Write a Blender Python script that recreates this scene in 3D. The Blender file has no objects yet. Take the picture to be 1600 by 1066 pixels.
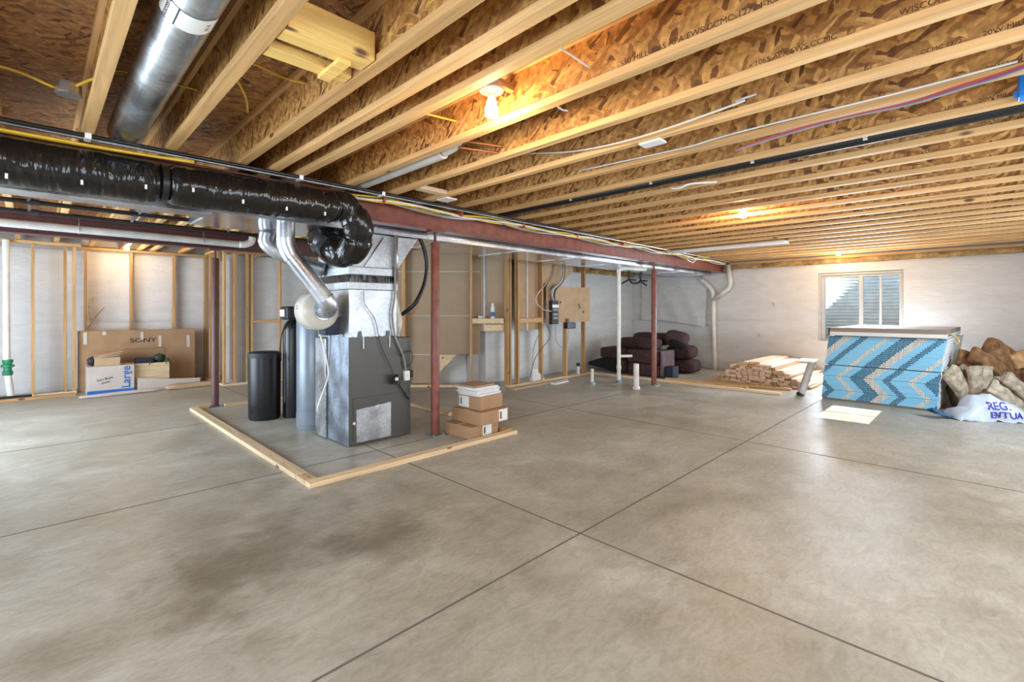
import bpy, bmesh, math, random
from mathutils import Vector, Matrix, noise
from mathutils.bvhtree import BVHTree

PI = math.pi
random.seed(7)
S2 = math.sqrt(2)
scn = bpy.context.scene
COL = scn.collection

# ------------------------------------------------------------------ camera
F_PX, CX, HY, EYE = 739.0, 796.0, 485.0, 1.37
cam_d = bpy.data.cameras.new('camera')
cam = bpy.data.objects.new('camera', cam_d)
COL.objects.link(cam)
cam.location = (0, 0, EYE)
cam.rotation_euler = (PI / 2, 0, -PI / 4)
cam_d.sensor_width = 36
cam_d.lens = F_PX / 1600 * 36
cam_d.shift_x = (800 - CX) / 1600
cam_d.shift_y = -(533 - HY) / 1600
cam_d.clip_start = 0.05
cam_d.clip_end = 200
scn.camera = cam

# ------------------------------------------------------------------ world and light
scn.view_settings.view_transform = 'Standard'
scn.view_settings.look = 'None'
scn.view_settings.gamma = 1
scn.view_settings.use_curve_mapping = False
scn.view_settings.exposure = 0.25
wd = bpy.data.worlds.new('world')
scn.world = wd
wd.use_nodes = True
bg = wd.node_tree.nodes['Background']
bg.inputs[0].default_value = (0.62, 0.78, 1.0, 1)
bg.inputs[1].default_value = 2.3

def light(name, kind, loc, rot, energy, color, **kw):
    d = bpy.data.lights.new(name, kind)
    d.energy = energy
    d.color = color
    for k, v in kw.items():
        setattr(d, k, v)
    o = bpy.data.objects.new(name, d)
    o.location = loc
    o.rotation_euler = rot
    COL.objects.link(o)
    return o

light('sun', 'SUN', (5, -5, 8), (math.radians(60), 0, 0), 14, (1, .96, .88), angle=.004)
# daylight through the patio door and windows; side and rear ones are added fill
light('daylight_patio_door', 'AREA', (-2.05, 7.2, 1.15), (0, -PI / 2, 0), 240, (.72, .86, 1.0), shape='RECTANGLE', size=2.1, size_y=3.6)
light('fill_side_window', 'AREA', (-2.05, 1.2, 1.3), (0, -PI / 2, 0), 105, (.82, .91, 1.0), shape='RECTANGLE', size=1.5, size_y=3.4)  # fill lamp at a side window added out of view
light('fill_rear_window', 'AREA', (3.6, -1.52, 1.4), (PI / 2, 0, 0), 88, (.86, .93, 1.0), shape='RECTANGLE', size=5.0, size_y=1.3)  # near fill lamp, its window added behind the view
light('daylight_far_window', 'AREA', (11.15, 1.67, 1.45), (0, PI / 2, 0), 165, (.76, .88, 1.0), shape='RECTANGLE', size=1.1, size_y=1.15)
light('daylight_high_window', 'AREA', (7.6, -1.5, 1.67), (PI / 2 - .45, 0, 0), 60, (.70, .85, 1.0), shape='RECTANGLE', size=1.1, size_y=.4)
WARM = (1.0, .69, .36)
BULB_W = 26

# ------------------------------------------------------------------ helpers
def onY(px, py, Y):
    k = (px - CX) / F_PX
    d = Y * S2 / (1 - k)
    return ((d * (1 + k)) / S2, Y, EYE + (HY - py) / F_PX * d)

def onX(px, py, X):
    k = (px - CX) / F_PX
    d = X * S2 / (1 + k)
    return (X, d * (1 - k) / S2, EYE + (HY - py) / F_PX * d)

def absloc(o):
    v = Vector((0, 0, 0))
    while o is not None:
        v += o.location
        o = o.parent
    return v

D45 = Matrix.Rotation(-PI / 4, 4, 'Z')      # local x runs along the diagonal wall, local y is depth

class MB:
    def __init__(s):
        s.v = []; s.f = []
    def add(s, vs, fs, M=None):
        n = len(s.v)
        s.v += [tuple(M @ Vector(p)) if M else tuple(p) for p in vs]
        s.f += [tuple(i + n for i in f) for f in fs]
        return s
    def box(s, x0, x1, y0, y1, z0, z1, M=None):
        vs = [(x, y, z) for z in (z0, z1) for y in (y0, y1) for x in (x0, x1)]
        return s.add(vs, [(0, 2, 3, 1), (4, 5, 7, 6), (0, 1, 5, 4), (2, 6, 7, 3), (0, 4, 6, 2), (1, 3, 7, 5)], M)
    def prism(s, pts, a0, a1, axis='z', M=None):
        n = len(pts)
        def mk(p, a):
            return (p[0], p[1], a) if axis == 'z' else ((p[0], a, p[1]) if axis == 'y' else (a, p[0], p[1]))
        vs = [mk(p, a0) for p in pts] + [mk(p, a1) for p in pts]
        fs = [tuple(range(n - 1, -1, -1)), tuple(range(n, 2 * n))]
        fs += [(i, (i + 1) % n, n + (i + 1) % n, n + i) for i in range(n)]
        return s.add(vs, fs, M)
    def tube(s, pts, r, n=12, caps=True, rfn=None, M=None):
        pts = [Vector(p) for p in pts]
        vs = []; fs = []
        up = None
        for i, p in enumerate(pts):
            t = (pts[min(i + 1, len(pts) - 1)] - pts[max(i - 1, 0)]).normalized()
            if up is None:
                up = Vector((0, 0, 1)) if abs(t.z) < .9 else Vector((1, 0, 0))
            a = (up - t * up.dot(t))
            if a.length < 1e-5:
                a = t.orthogonal()
            a.normalize(); up = a
            b = t.cross(a)
            rr = r[i] if isinstance(r, (list, tuple)) else r
            for k in range(n):
                an = 2 * PI * k / n
                q = rr * (rfn(i, an) if rfn else 1)
                vs.append(p + (a * math.cos(an) + b * math.sin(an)) * q)
        m = len(pts)
        for i in range(m - 1):
            for k in range(n):
                k2 = (k + 1) % n
                fs.append((i * n + k, i * n + k2, (i + 1) * n + k2, (i + 1) * n + k))
        if caps:
            fs.append(tuple(range(n - 1, -1, -1)))
            fs.append(tuple(range((m - 1) * n, m * n)))
        return s.add(vs, fs, M)
    def lathe(s, prof, c, axis='z', n=32, M=None):
        ax = {'z': Vector((0, 0, 1)), 'y': Vector((0, 1, 0)), 'x': Vector((1, 0, 0))}[axis]
        a = {'z': Vector((1, 0, 0)), 'y': Vector((1, 0, 0)), 'x': Vector((0, 1, 0))}[axis]
        b = ax.cross(a); c = Vector(c)
        vs = []; fs = []
        for r, h in prof:
            for k in range(n):
                an = 2 * PI * k / n
                vs.append(c + ax * h + (a * math.cos(an) + b * math.sin(an)) * max(r, 1e-4))
        for i in range(len(prof) - 1):
            for k in range(n):
                k2 = (k + 1) % n
                fs.append((i * n + k, i * n + k2, (i + 1) * n + k2, (i + 1) * n + k))
        fs.append(tuple(range(n - 1, -1, -1))); fs.append(tuple(range((len(prof) - 1) * n, len(prof) * n)))
        return s.add(vs, fs, M)
    def sell(s, c, sz, e=.5, nu=28, nv=18, amp=0, fr=4, seed=0, M=None, flat=False):
        """rounded box / cushion"""
        def pw(x, p):
            return math.copysign(abs(x) ** p, x)
        vs = []; fs = []
        for j in range(nv + 1):
            ph = -PI / 2 + PI * j / nv
            for i in range(nu):
                th = 2 * PI * i / nu
                d = Vector((pw(math.cos(ph), e) * pw(math.cos(th), e), pw(math.cos(ph), e) * pw(math.sin(th), e), pw(math.sin(ph), e)))
                p = Vector((d.x * sz[0] / 2, d.y * sz[1] / 2, d.z * sz[2] / 2))
                if amp:
                    nz = noise.noise(p * fr + Vector((seed * 7.3, seed * 1.7, seed)))
                    p += d.normalized() * amp * nz
                    if flat:
                        p.z = max(p.z, -sz[2] / 2)
                vs.append(p)
        for j in range(nv):
            for i in range(nu):
                i2 = (i + 1) % nu
                fs.append((j * nu + i, j * nu + i2, (j + 1) * nu + i2, (j + 1) * nu + i))
        T = Matrix.Translation(Vector(c)) @ (M if M else Matrix())
        return s.add(vs, fs, T)
    def grid(s, fn, nu, nv, skip=None, M=None):
        vs = [fn(i / nu, j / nv) for j in range(nv + 1) for i in range(nu + 1)]
        fs = []
        for j in range(nv):
            for i in range(nu):
                if skip and skip((i + .5) / nu, (j + .5) / nv):
                    continue
                a = j * (nu + 1) + i
                fs.append((a, a + 1, a + nu + 2, a + nu + 1))
        return s.add(vs, fs, M)
    def build(s, name, mat, parent=None, loc=None, smooth=False, bevel=0, solid=0, local=False, sub=0):
        me = bpy.data.meshes.new(name)
        off = Vector((0, 0, 0))
        if parent is not None and not local:
            off = absloc(parent)
        if parent is None:
            if loc is None:
                n = max(1, len(s.v))
                xs = [p[0] for p in s.v]; ys = [p[1] for p in s.v]; zs = [p[2] for p in s.v]
                loc = ((min(xs) + max(xs)) / 2, (min(ys) + max(ys)) / 2, min(zs))
            if not local:
                off = Vector(loc)
        me.from_pydata([tuple(Vector(p) - off) for p in s.v], [], s.f)
        bm = bmesh.new(); bm.from_mesh(me)
        bmesh.ops.recalc_face_normals(bm, faces=bm.faces)
        bm.to_mesh(me); bm.free()
        me.update()
        me.materials.append(mat)
        if smooth:
            for p in me.polygons:
                p.use_smooth = True
            if smooth != 'all' and hasattr(me, 'set_sharp_from_angle'):
                me.set_sharp_from_angle(angle=math.radians(40))
        o = bpy.data.objects.new(name, me)
        COL.objects.link(o)
        if parent is not None:
            o.parent = parent
        else:
            o.location = loc
        if bevel:
            m = o.modifiers.new('bevel', 'BEVEL'); m.width = bevel; m.segments = 2; m.limit_method = 'ANGLE'
        if solid:
            m = o.modifiers.new('solid', 'SOLIDIFY'); m.thickness = solid; m.offset = 0
        if sub:
            m = o.modifiers.new('sub', 'SUBSURF'); m.levels = sub; m.render_levels = sub
        return o

def tag(o, label=None, cat=None, group=None, kind=None):
    if label: o['label'] = label
    if cat: o['category'] = cat
    if group: o['group'] = group
    if kind: o['kind'] = kind
    return o

def thing(name, label, cat, loc, rz=0, group=None):
    o = bpy.data.objects.new(name, None)
    o.empty_display_size = .1
    o.location = loc; o.rotation_euler = (0, 0, rz)
    COL.objects.link(o)
    return tag(o, label, cat, group)

def copy_tree(o, parent=None):
    c = o.copy(); COL.objects.link(c)
    if parent: c.parent = parent
    for ch in [x for x in bpy.data.objects if x.parent == o]:
        copy_tree(ch, c)
    return c

def curve_pts(pts, k=8):
    """Catmull-Rom through the points"""
    P = [Vector(p) for p in pts]
    P = [P[0] * 2 - P[1]] + P + [P[-1] * 2 - P[-2]]
    out = []
    for i in range(1, len(P) - 2):
        a, b, c, d = P[i - 1:i + 3]
        for j in range(k):
            t = j / k
            out.append(.5 * ((2 * b) + (c - a) * t + (2 * a - 5 * b + 4 * c - d) * t * t + (3 * b - a - 3 * c + d) * t ** 3))
    out.append(P[-2])
    return out

def text_mesh(name, s, size, mat, parent, origin, xdir, ydir, center=True, bvh=None, depth=.0006, wx=1, bold=0):
    cu = bpy.data.curves.new('txt', 'FONT')
    cu.offset = bold
    cu.body = s; cu.size = size; cu.extrude = depth
    if center:
        cu.align_x = 'CENTER'; cu.align_y = 'CENTER'
    to = bpy.data.objects.new('txt', cu)
    COL.objects.link(to)
    dg = bpy.context.evaluated_depsgraph_get()
    me = bpy.data.meshes.new_from_object(to.evaluated_get(dg))
    bpy.data.objects.remove(to)
    x = Vector(xdir).normalized(); y = Vector(ydir).normalized(); z = x.cross(y)
    off = absloc(parent) if parent is not None else Vector()
    for v in me.vertices:
        p = Vector(origin) + x * v.co.x * wx + y * v.co.y
        if bvh:
            h = bvh.ray_cast(p + z * 1.0, -z)
            if h[0] is not None:
                p = h[0] + z * .007
        v.co = p + z * v.co.z - off
    me.materials.clear(); me.materials.append(mat)
    o = bpy.data.objects.new(name, me)
    COL.objects.link(o); o.parent = parent
    return o

# ------------------------------------------------------------------ materials
def newmat(name):
    m = bpy.data.materials.new(name); m.use_nodes = True
    nt = m.node_tree
    return m, nt, nt.nodes['Principled BSDF']

def N(nt, kind, **kw):
    n = nt.nodes.new(kind)
    for k, v in kw.items():
        if k in n.inputs.keys():
            n.inputs[k].default_value = v
        else:
            setattr(n, k, v)
    return n

def coords(nt, scale=(1, 1, 1), rot=(0, 0, 0), kind='Object'):
    tc = N(nt, 'ShaderNodeTexCoord')
    mp = N(nt, 'ShaderNodeMapping')
    mp.inputs['Scale'].default_value = scale
    mp.inputs['Rotation'].default_value = rot
    nt.links.new(tc.outputs[kind], mp.inputs[0])
    return mp.outputs[0]

def ramp(nt, fac, stops, interp='LINEAR'):
    r = N(nt, 'ShaderNodeValToRGB')
    cr = r.color_ramp; cr.interpolation = interp
    while len(cr.elements) < len(stops):
        cr.elements.new(.5)
    for e, (p, c) in zip(cr.elements, stops):
        e.position = p; e.color = (*c, 1) if len(c) == 3 else c
    nt.links.new(fac, r.inputs[0])
    return r.outputs[0]

def mix(nt, a, b, fac, mode='MIX'):
    m = N(nt, 'ShaderNodeMix', data_type='RGBA', blend_type=mode)
    for sock, val in ((m.inputs[0], fac), (m.inputs[6], a), (m.inputs[7], b)):
        if hasattr(val, 'is_linked') or hasattr(val, 'links'):
            nt.links.new(val, sock)
        elif isinstance(val, (int, float)):
            sock.default_value = val
        else:
            sock.default_value = (*val, 1)
    return m.outputs[2]

def bump(nt, bsdf, h, strength=.3, dist=.01):
    b = N(nt, 'ShaderNodeBump')
    b.inputs['Strength'].default_value = strength
    b.inputs['Distance'].default_value = dist
    nt.links.new(h, b.inputs['Height'])
    nt.links.new(b.outputs[0], bsdf.inputs['Normal'])

def plain(name, c, rough=.6, metal=0, var=.12, nscale=6, bmp=0, bscale=60, coat=0):
    m, nt, b = newmat(name)
    v = coords(nt)
    n = N(nt, 'ShaderNodeTexNoise', Scale=nscale, Detail=5)
    nt.links.new(v, n.inputs['Vector'])
    lo = tuple(max(0, x * (1 - var)) for x in c); hi = tuple(min(1, x * (1 + var)) for x in c)
    nt.links.new(ramp(nt, n.outputs[0], [(.3, lo), (.7, hi)]), b.inputs['Base Color'])
    b.inputs['Roughness'].default_value = rough
    b.inputs['Metallic'].default_value = metal
    if coat: b.inputs['Coat Weight'].default_value = coat
    if bmp:
        n2 = N(nt, 'ShaderNodeTexNoise', Scale=bscale, Detail=4)
        nt.links.new(v, n2.inputs['Vector'])
        bump(nt, b, n2.outputs[0], bmp, .01)
    return m

def osb(name, stretch=(1, 1, 1), dark=(.11, .045, .018), mid=(.33, .16, .065), light_=(.62, .38, .17), ax=0):
    m, nt, b = newmat(name)
    cols = []
    nz = N(nt, 'ShaderNodeTexNoise', Scale=14, Detail=3)
    nt.links.new(coords(nt), nz.inputs['Vector'])
    for i, ang in enumerate((.5, -.6, 1.9)):
        rot = [0, 0, 0]; rot[ax] = ang
        sc = [1 / 38] * 3
        sc[(ax + 1) % 3] = 1 / 8.5
        tcn = N(nt, 'ShaderNodeTexCoord'); mpn = N(nt, 'ShaderNodeMapping', vector_type='TEXTURE')
        mpn.inputs['Scale'].default_value = sc; mpn.inputs['Rotation'].default_value = rot
        mpn.inputs['Location'].default_value = (i * .37, i * .61, i * .13)
        nt.links.new(tcn.outputs['Object'], mpn.inputs[0]); v = mpn.outputs[0]
        sv = N(nt, 'ShaderNodeVectorMath', operation='SCALE'); sv.inputs['Scale'].default_value = .8
        nt.links.new(nz.outputs[1], sv.inputs[0])
        w = N(nt, 'ShaderNodeVectorMath', operation='ADD')
        nt.links.new(v, w.inputs[0]); nt.links.new(sv.outputs[0], w.inputs[1])
        vo = N(nt, 'ShaderNodeTexVoronoi', Scale=1.0, Randomness=1)
        nt.links.new(w.outputs[0], vo.inputs['Vector'])
        sp = N(nt, 'ShaderNodeSeparateColor')
        nt.links.new(vo.outputs['Color'], sp.inputs[0])
        cols.append((sp.outputs[0], vo.outputs['Distance']))
    pick = N(nt, 'ShaderNodeTexVoronoi', Scale=17)
    nt.links.new(coords(nt), pick.inputs['Vector'])
    sp = N(nt, 'ShaderNodeSeparateColor'); nt.links.new(pick.outputs['Color'], sp.inputs[0])
    st = [(0, dark), (.22, mid), (.6, tuple((a + c) / 2 for a, c in zip(mid, light_))), (1, light_)]
    a = ramp(nt, cols[0][0], st); c = ramp(nt, cols[1][0], st); d = ramp(nt, cols[2][0], st)
    f1 = ramp(nt, sp.outputs[0], [(0, (0, 0, 0)), (.4, (1, 1, 1))], 'CONSTANT')
    f2 = ramp(nt, sp.outputs[1], [(0, (0, 0, 0)), (.7, (1, 1, 1))], 'CONSTANT')
    r = mix(nt, a, c, f1); r = mix(nt, r, d, f2)
    fine = N(nt, 'ShaderNodeTexNoise', Scale=30, Detail=6)
    nt.links.new(coords(nt), fine.inputs['Vector'])
    r = mix(nt, r, ramp(nt, fine.outputs[0], [(.3, (.55, .5, .45)), (.65, (1.15, 1.12, 1.05))]), .8, 'MULTIPLY')
    nt.links.new(r, b.inputs['Base Color'])
    b.inputs['Roughness'].default_value = .55
    bump(nt, b, cols[0][0], .3, .004)
    return m

def lumber(name, axis, c=(.60, .36, .15), var=.3, tints=None):
    m, nt, b = newmat(name)
    sc = [34, 34, 34]; sc['xyz'.index(axis)] = 1.6
    v = coords(nt, sc)
    oi = N(nt, 'ShaderNodeObjectInfo')
    va = N(nt, 'ShaderNodeVectorMath', operation='ADD')
    cx = N(nt, 'ShaderNodeVectorMath', operation='SCALE'); cx.inputs['Scale'].default_value = 37
    comb = N(nt, 'ShaderNodeCombineXYZ')
    for i in range(3): nt.links.new(oi.outputs['Random'], comb.inputs[i])
    nt.links.new(comb.outputs[0], cx.inputs[0])
    nt.links.new(v, va.inputs[0]); nt.links.new(cx.outputs[0], va.inputs[1])
    n = N(nt, 'ShaderNodeTexNoise', Scale=1, Detail=5, Distortion=.6)
    nt.links.new(va.outputs[0], n.inputs['Vector'])
    lo = tuple(x * (1 - var) for x in c); hi = tuple(min(1, x * 1.22) for x in c)
    base = ramp(nt, n.outputs[0], [(.3, lo), (.5, c), (.72, hi)])
    # knots
    sk = [5, 5, 5]; sk['xyz'.index(axis)] = 2.2
    vk = N(nt, 'ShaderNodeVectorMath', operation='ADD')
    nt.links.new(coords(nt, sk), vk.inputs[0]); nt.links.new(cx.outputs[0], vk.inputs[1])
    vo = N(nt, 'ShaderNodeTexVoronoi', Scale=1)
    nt.links.new(vk.outputs[0], vo.inputs['Vector'])
    kf = ramp(nt, vo.outputs['Distance'], [(.06, (1, 1, 1)), (.11, (0, 0, 0))])
    base = mix(nt, base, (.16, .07, .03), kf)
    # board to board difference
    tint = ramp(nt, oi.outputs['Random'], tints or [(0, (.78, .74, .68)), (.5, (1, 1, 1)), (1, (1.12, 1.1, 1.12))])
    base = mix(nt, base, tint, 1.0, 'MULTIPLY')
    nt.links.new(base, b.inputs['Base Color'])
    b.inputs['Roughness'].default_value = .62
    bump(nt, b, n.outputs[0], .15, .003)
    return m

def galv(name, c=(.62, .66, .70), rough=.28, blot=0):
    m, nt, b = newmat(name)
    v = coords(nt)
    vo = N(nt, 'ShaderNodeTexVoronoi', Scale=45)
    nt.links.new(v, vo.inputs['Vector'])
    sp = N(nt, 'ShaderNodeSeparateColor'); nt.links.new(vo.outputs['Color'], sp.inputs[0])
    n = N(nt, 'ShaderNodeTexNoise', Scale=3.5, Detail=5)
    nt.links.new(v, n.inputs['Vector'])
    base = ramp(nt, sp.outputs[0], [(0, tuple(x * .86 for x in c)), (1, tuple(min(1, x * 1.08) for x in c))])
    base = mix(nt, base, ramp(nt, n.outputs[0], [(.35, (.72, .72, .74)), (.65, (1.05, 1.05, 1.05))]), 1, 'MULTIPLY')
    nt.links.new(base, b.inputs['Base Color'])
    nt.links.new(ramp(nt, n.outputs[0], [(.3, (rough * .7,) * 3), (.7, (rough * 1.5,) * 3)]), b.inputs['Roughness'])
    b.inputs['Metallic'].default_value = .92
    n2 = N(nt, 'ShaderNodeTexNoise', Scale=5, Detail=2)
    nt.links.new(v, n2.inputs['Vector'])
    bump(nt, b, n2.outputs[0], blot or .10, .012)
    return m

def vinyl(name):
    """white vinyl facing of the wall insulation: wrinkled, faintly streaked"""
    m, nt, b = newmat(name)
    v = coords(nt, (1.0, 1.0, 3.0))
    n = N(nt, 'ShaderNodeTexNoise', Scale=1.8, Detail=6, Distortion=1.2)
    nt.links.new(v, n.inputs['Vector'])
    nt.links.new(ramp(nt, n.outputs[0], [(.3, (.66, .65, .63)), (.7, (.74, .735, .725))]), b.inputs['Base Color'])
    b.inputs['Roughness'].default_value = .42
    wv = N(nt, 'ShaderNodeTexNoise', Scale=7, Detail=4, Distortion=2.0)
    nt.links.new(coords(nt, (.6, .6, 2.6), (.35, .3, 0)), wv.inputs['Vector'])
    bump(nt, b, wv.outputs[0], .38, .04)
    return m

def concrete(name):
    m, nt, b = newmat(name)
    v = coords(nt)
    def nz(sc, det=6, dist=0., vec=None):
        n = N(nt, 'ShaderNodeTexNoise', Scale=sc, Detail=det, Distortion=dist)
        nt.links.new(vec or v, n.inputs['Vector']); return n.outputs[0]
    big = nz(.55, 5, .6); med = nz(2.2, 8, .8); fine = nz(55, 4)
    swirl = nz(1.3, 8, 2.4, coords(nt, (1, 1.6, 1), (0, 0, .6)))
    base = ramp(nt, med, [(.28, (.40, .375, .315)), (.5, (.475, .452, .39)), (.72, (.55, .532, .475))])
    base = mix(nt, base, ramp(nt, big, [(.36, (.80, .775, .71)), (.62, (1.08, 1.08, 1.08))]), .9, 'MULTIPLY')
    base = mix(nt, base, ramp(nt, swirl, [(.42, (1, 1, 1)), (.58, (.90, .885, .86)), (.66, (1.03, 1.03, 1.03))]), .8, 'MULTIPLY')
    speck = nz(9, 10, 1.5, coords(nt, (1, 2.2, 1), (0, 0, .8)))
    base = mix(nt, base, ramp(nt, speck, [(.34, (.86, .85, .82)), (.5, (1, 1, 1)), (.64, (1.1, 1.1, 1.1))]), .75, 'MULTIPLY')
    base = mix(nt, base, ramp(nt, fine, [(.3, (.9, .9, .9)), (.7, (1.06, 1.06, 1.06))]), .7, 'MULTIPLY')
    # damp stains where they are on the slab
    geo = N(nt, 'ShaderNodeTexCoord')
    wob = N(nt, 'ShaderNodeTexNoise', Scale=2.6, Detail=6)
    nt.links.new(v, wob.inputs['Vector'])
    for (sx, sy, rx, ry, k) in ((.95, 2.85, .95, .8, .62), (1.45, 2.6, .55, .7, .7), (.2, 2.6, .9, .4, .78), (1.5, 3.45, .35, .2, .8), (2.2, 4.1, .35, .25, .72)):
        mp = N(nt, 'ShaderNodeMapping')
        mp.inputs['Location'].default_value = (-sx / rx, -sy / ry, 0)
        mp.inputs['Scale'].default_value = (1 / rx, 1 / ry, 0)
        nt.links.new(geo.outputs['Object'], mp.inputs[0])
        ln = N(nt, 'ShaderNodeVectorMath', operation='LENGTH')
        nt.links.new(mp.outputs[0], ln.inputs[0])
        ad = N(nt, 'ShaderNodeMath', operation='MULTIPLY_ADD')
        nt.links.new(wob.outputs[0], ad.inputs[0]); ad.inputs[1].default_value = 1.6
        nt.links.new(ln.outputs['Value'], ad.inputs[2])
        f = ramp(nt, ad.outputs[0], [(.0, (1, 1, 1)), (.55, (1, 1, 1)), (1.0, (0, 0, 0))])
        mm = N(nt, 'ShaderNodeMath', operation='MULTIPLY_ADD')
        mm.inputs[1].default_value = 1; 
        sub = N(nt, 'ShaderNodeMath', operation='SUBTRACT'); nt.links.new(ad.outputs[0], sub.inputs[0]); sub.inputs[1].default_value = .75
        f = ramp(nt, sub.outputs[0], [(.25, (1, 1, 1)), (.75, (0, 0, 0))])
        base = mix(nt, base, mix(nt, base, (k, k * .96, k * .9), 1.0, 'MULTIPLY'), f)
    nt.links.new(base, b.inputs['Base Color'])
    nt.links.new(ramp(nt, med, [(.3, (.34, .34, .34)), (.7, (.5, .5, .5))]), b.inputs['Roughness'])
    bump(nt, b, fine, .06, .004)
    return m

M = {}
M['floor'] = concrete('concrete')
M['groove'] = plain('groove', (.16, .14, .12), .8)
M['osb_web'] = osb('osb_web', ax=0, dark=(.17, .07, .022), mid=(.42, .20, .058), light_=(.72, .42, .14))
M['osb_floor'] = osb('osb_floor', ax=2, dark=(.13, .055, .022), mid=(.35, .165, .06), light_=(.60, .34, .14))
M['osb_panel'] = osb('osb_panel', ax=0, light_=(.70, .45, .2))
for a in 'xyz':
    M['wood_' + a] = lumber('wood_' + a, a, (.54, .31, .12) if a == 'z' else (.60, .36, .15))  # uprights darker and oranger: the studs' shade is in the colour
M['flange'] = lumber('flange', 'y', (.70, .43, .18), .22)
M['wood_light'] = lumber('wood_light', 'x', (.74, .55, .33), .2)
M['wood_lighty'] = lumber('wood_lighty', 'y', (.74, .56, .35), .2)
M['wood_stack'] = lumber('wood_stack', 'x', (.72, .56, .42), .2, [(0, (.50, .36, .22)), (.2, (.85, .68, .5)), (.45, (1.05, 1.0, .95)), (.8, (1.2, 1.22, 1.25)), (1, (.95, .7, .5))])
M['wood_yellow'] = lumber('wood_yellow', 'x', (.86, .56, .17), .15)
M['galv'] = galv('galvanised')
M['galv_dull'] = galv('galvanised_dull', (.55, .57, .58), .42)
M['galv_bright'] = galv('galvanised_bright', (.56, .58, .60), .36)
M['galv_mirror'] = galv('galvanised_mirror', (.74, .76, .78), .15, .03)
M['vinyl_frame'] = plain('vinyl_frame', (.50, .50, .49), .5, 0, .04)
M['well'] = plain('window_well', (.62, .66, .66), .38, .25, .1)
M['vinyl'] = vinyl('vinyl')
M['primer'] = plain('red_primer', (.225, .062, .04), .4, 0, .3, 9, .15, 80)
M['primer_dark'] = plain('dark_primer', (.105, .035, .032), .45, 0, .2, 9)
M['pvc'] = plain('white_pvc', (.78, .75, .68), .35)
M['pvc_grey'] = plain('grey_pvc', (.52, .50, .47), .4)
M['black'] = plain('black_plastic', (.012, .012, .013), .35)
M['black_matt'] = plain('black_matt', (.02, .02, .022), .6)
M['cardboard'] = plain('cardboard', (.40, .235, .12), .75, 0, .1, 5, .1, 30)
M['cardboard_light'] = plain('cardboard_light', (.50, .33, .19), .75, 0, .1, 5, .1, 30)
M['cardboard_pale'] = plain('cardboard_pale', (.55, .46, .40), .7, 0, .06, 5)
M['white'] = plain('white', (.8, .8, .79), .5, 0, .04)
M['white_gloss'] = plain('white_gloss', (.66, .62, .53), .25, 0, .04)
M['label'] = plain('paper_label', (.82, .82, .80), .5, 0, .03)
M['ink'] = plain('ink', (.02, .02, .02), .6)
M['ink_brown'] = plain('ink_brown', (.10, .045, .018), .7)
M['blue_ink'] = plain('blue_ink', (.01, .13, .42), .5, 0, .05)
M['blue_deep'] = plain('blue_deep', (.02, .16, .34), .5)
M['blue_box'] = plain('blue_plastic', (.01, .18, .62), .35)
M['purple'] = plain('purple_ink', (.055, .03, .38), .45)
M['gyp_back'] = plain('gypsum_back_paper', (.40, .29, .185), .8, 0, .06, 3)
M['gyp_front'] = plain('gypsum', (.74, .73, .71), .8, 0, .04, 3)
M['gyp_dark'] = plain('gypsum_edge_brown', (.27, .21, .16), .8, 0, .08, 3)
M['seam'] = plain('seam', (.66, .58, .48), .7)
M['yellow'] = plain('yellow_cable', (.78, .50, .04), .4)
M['white_cable'] = plain('white_cable', (.72, .70, .64), .4)
M['red_cable'] = plain('red_cable', (.42, .06, .04), .4)
M['purple_cable'] = plain('purple_cable', (.22, .07, .18), .4)
M['grey_cable'] = plain('grey_cable', (.25, .24, .23), .5)
M['copper'] = plain('copper', (.5, .2, .09), .35, .8)
M['furnace'] = plain('furnace_grey', (.098, .092, .083), .38, .35, .08, 3)
M['furnace_side_lit'] = galv('furnace_steel_lit', (.36, .41, .47), .38)  # bluish daylight on the furnace's left side, put into its colour
M['tank_grey'] = plain('tank_grey', (.20, .235, .27), .3, .1, .08)
M['brown_fabric'] = plain('brown_fabric', (.060, .026, .024), .9, 0, .35, 14, .5, 120)
M['taupe_fabric'] = plain('taupe_fabric', (.13, .085, .095), .9, 0, .25, 14, .4, 120)
M['black_fabric'] = plain('black_fabric', (.012, .011, .012), .9, 0, .3, 10)
M['navy'] = plain('navy', (.012, .018, .04), .6)
M['batt_brown'] = plain('batt_brown', (.24, .115, .045), .95, 0, .6, 11, 1, 45)
M['batt_tan'] = plain('batt_tan', (.42, .34, .245), .95, 0, .4, 14, 1, 40)
M['batt_rim'] = plain('batt_rim', (.40, .26, .11), .95, 0, .5, 7, 1, 40)
M['batt_mid'] = plain('batt_mid', (.30, .22, .14), .95, 0, .4, 14, 1, 40)
M['batt_orange'] = plain('batt_orange', (.50, .27, .12), .95, 0, .35, 12, 1, 45)
M['bag'] = plain('bag_film', (.56, .63, .72), .3, 0, .18, 5)
M['batt_yellow'] = plain('batt_yellow', (.60, .44, .18), .95, 0, .4, 12, 1, 50)
M['green'] = plain('green_fitting', (.02, .22, .10), .4)
M['leaf'] = plain('dark_leaves', (.02, .05, .02), .6)
M['gravel'] = plain('gravel', (.3, .28, .25), .9, 0, .5, 40, 1, 40)
M['tape'] = plain('clear_tape', (.62, .53, .44), .25, 0, .12, 30)
M['wall'] = plain('concrete_wall', (.42, .41, .39), .85, 0, .1, 3)
M['blueplate'] = plain('blue_plate', (.22, .34, .38), .45, .4, .15)

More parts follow.
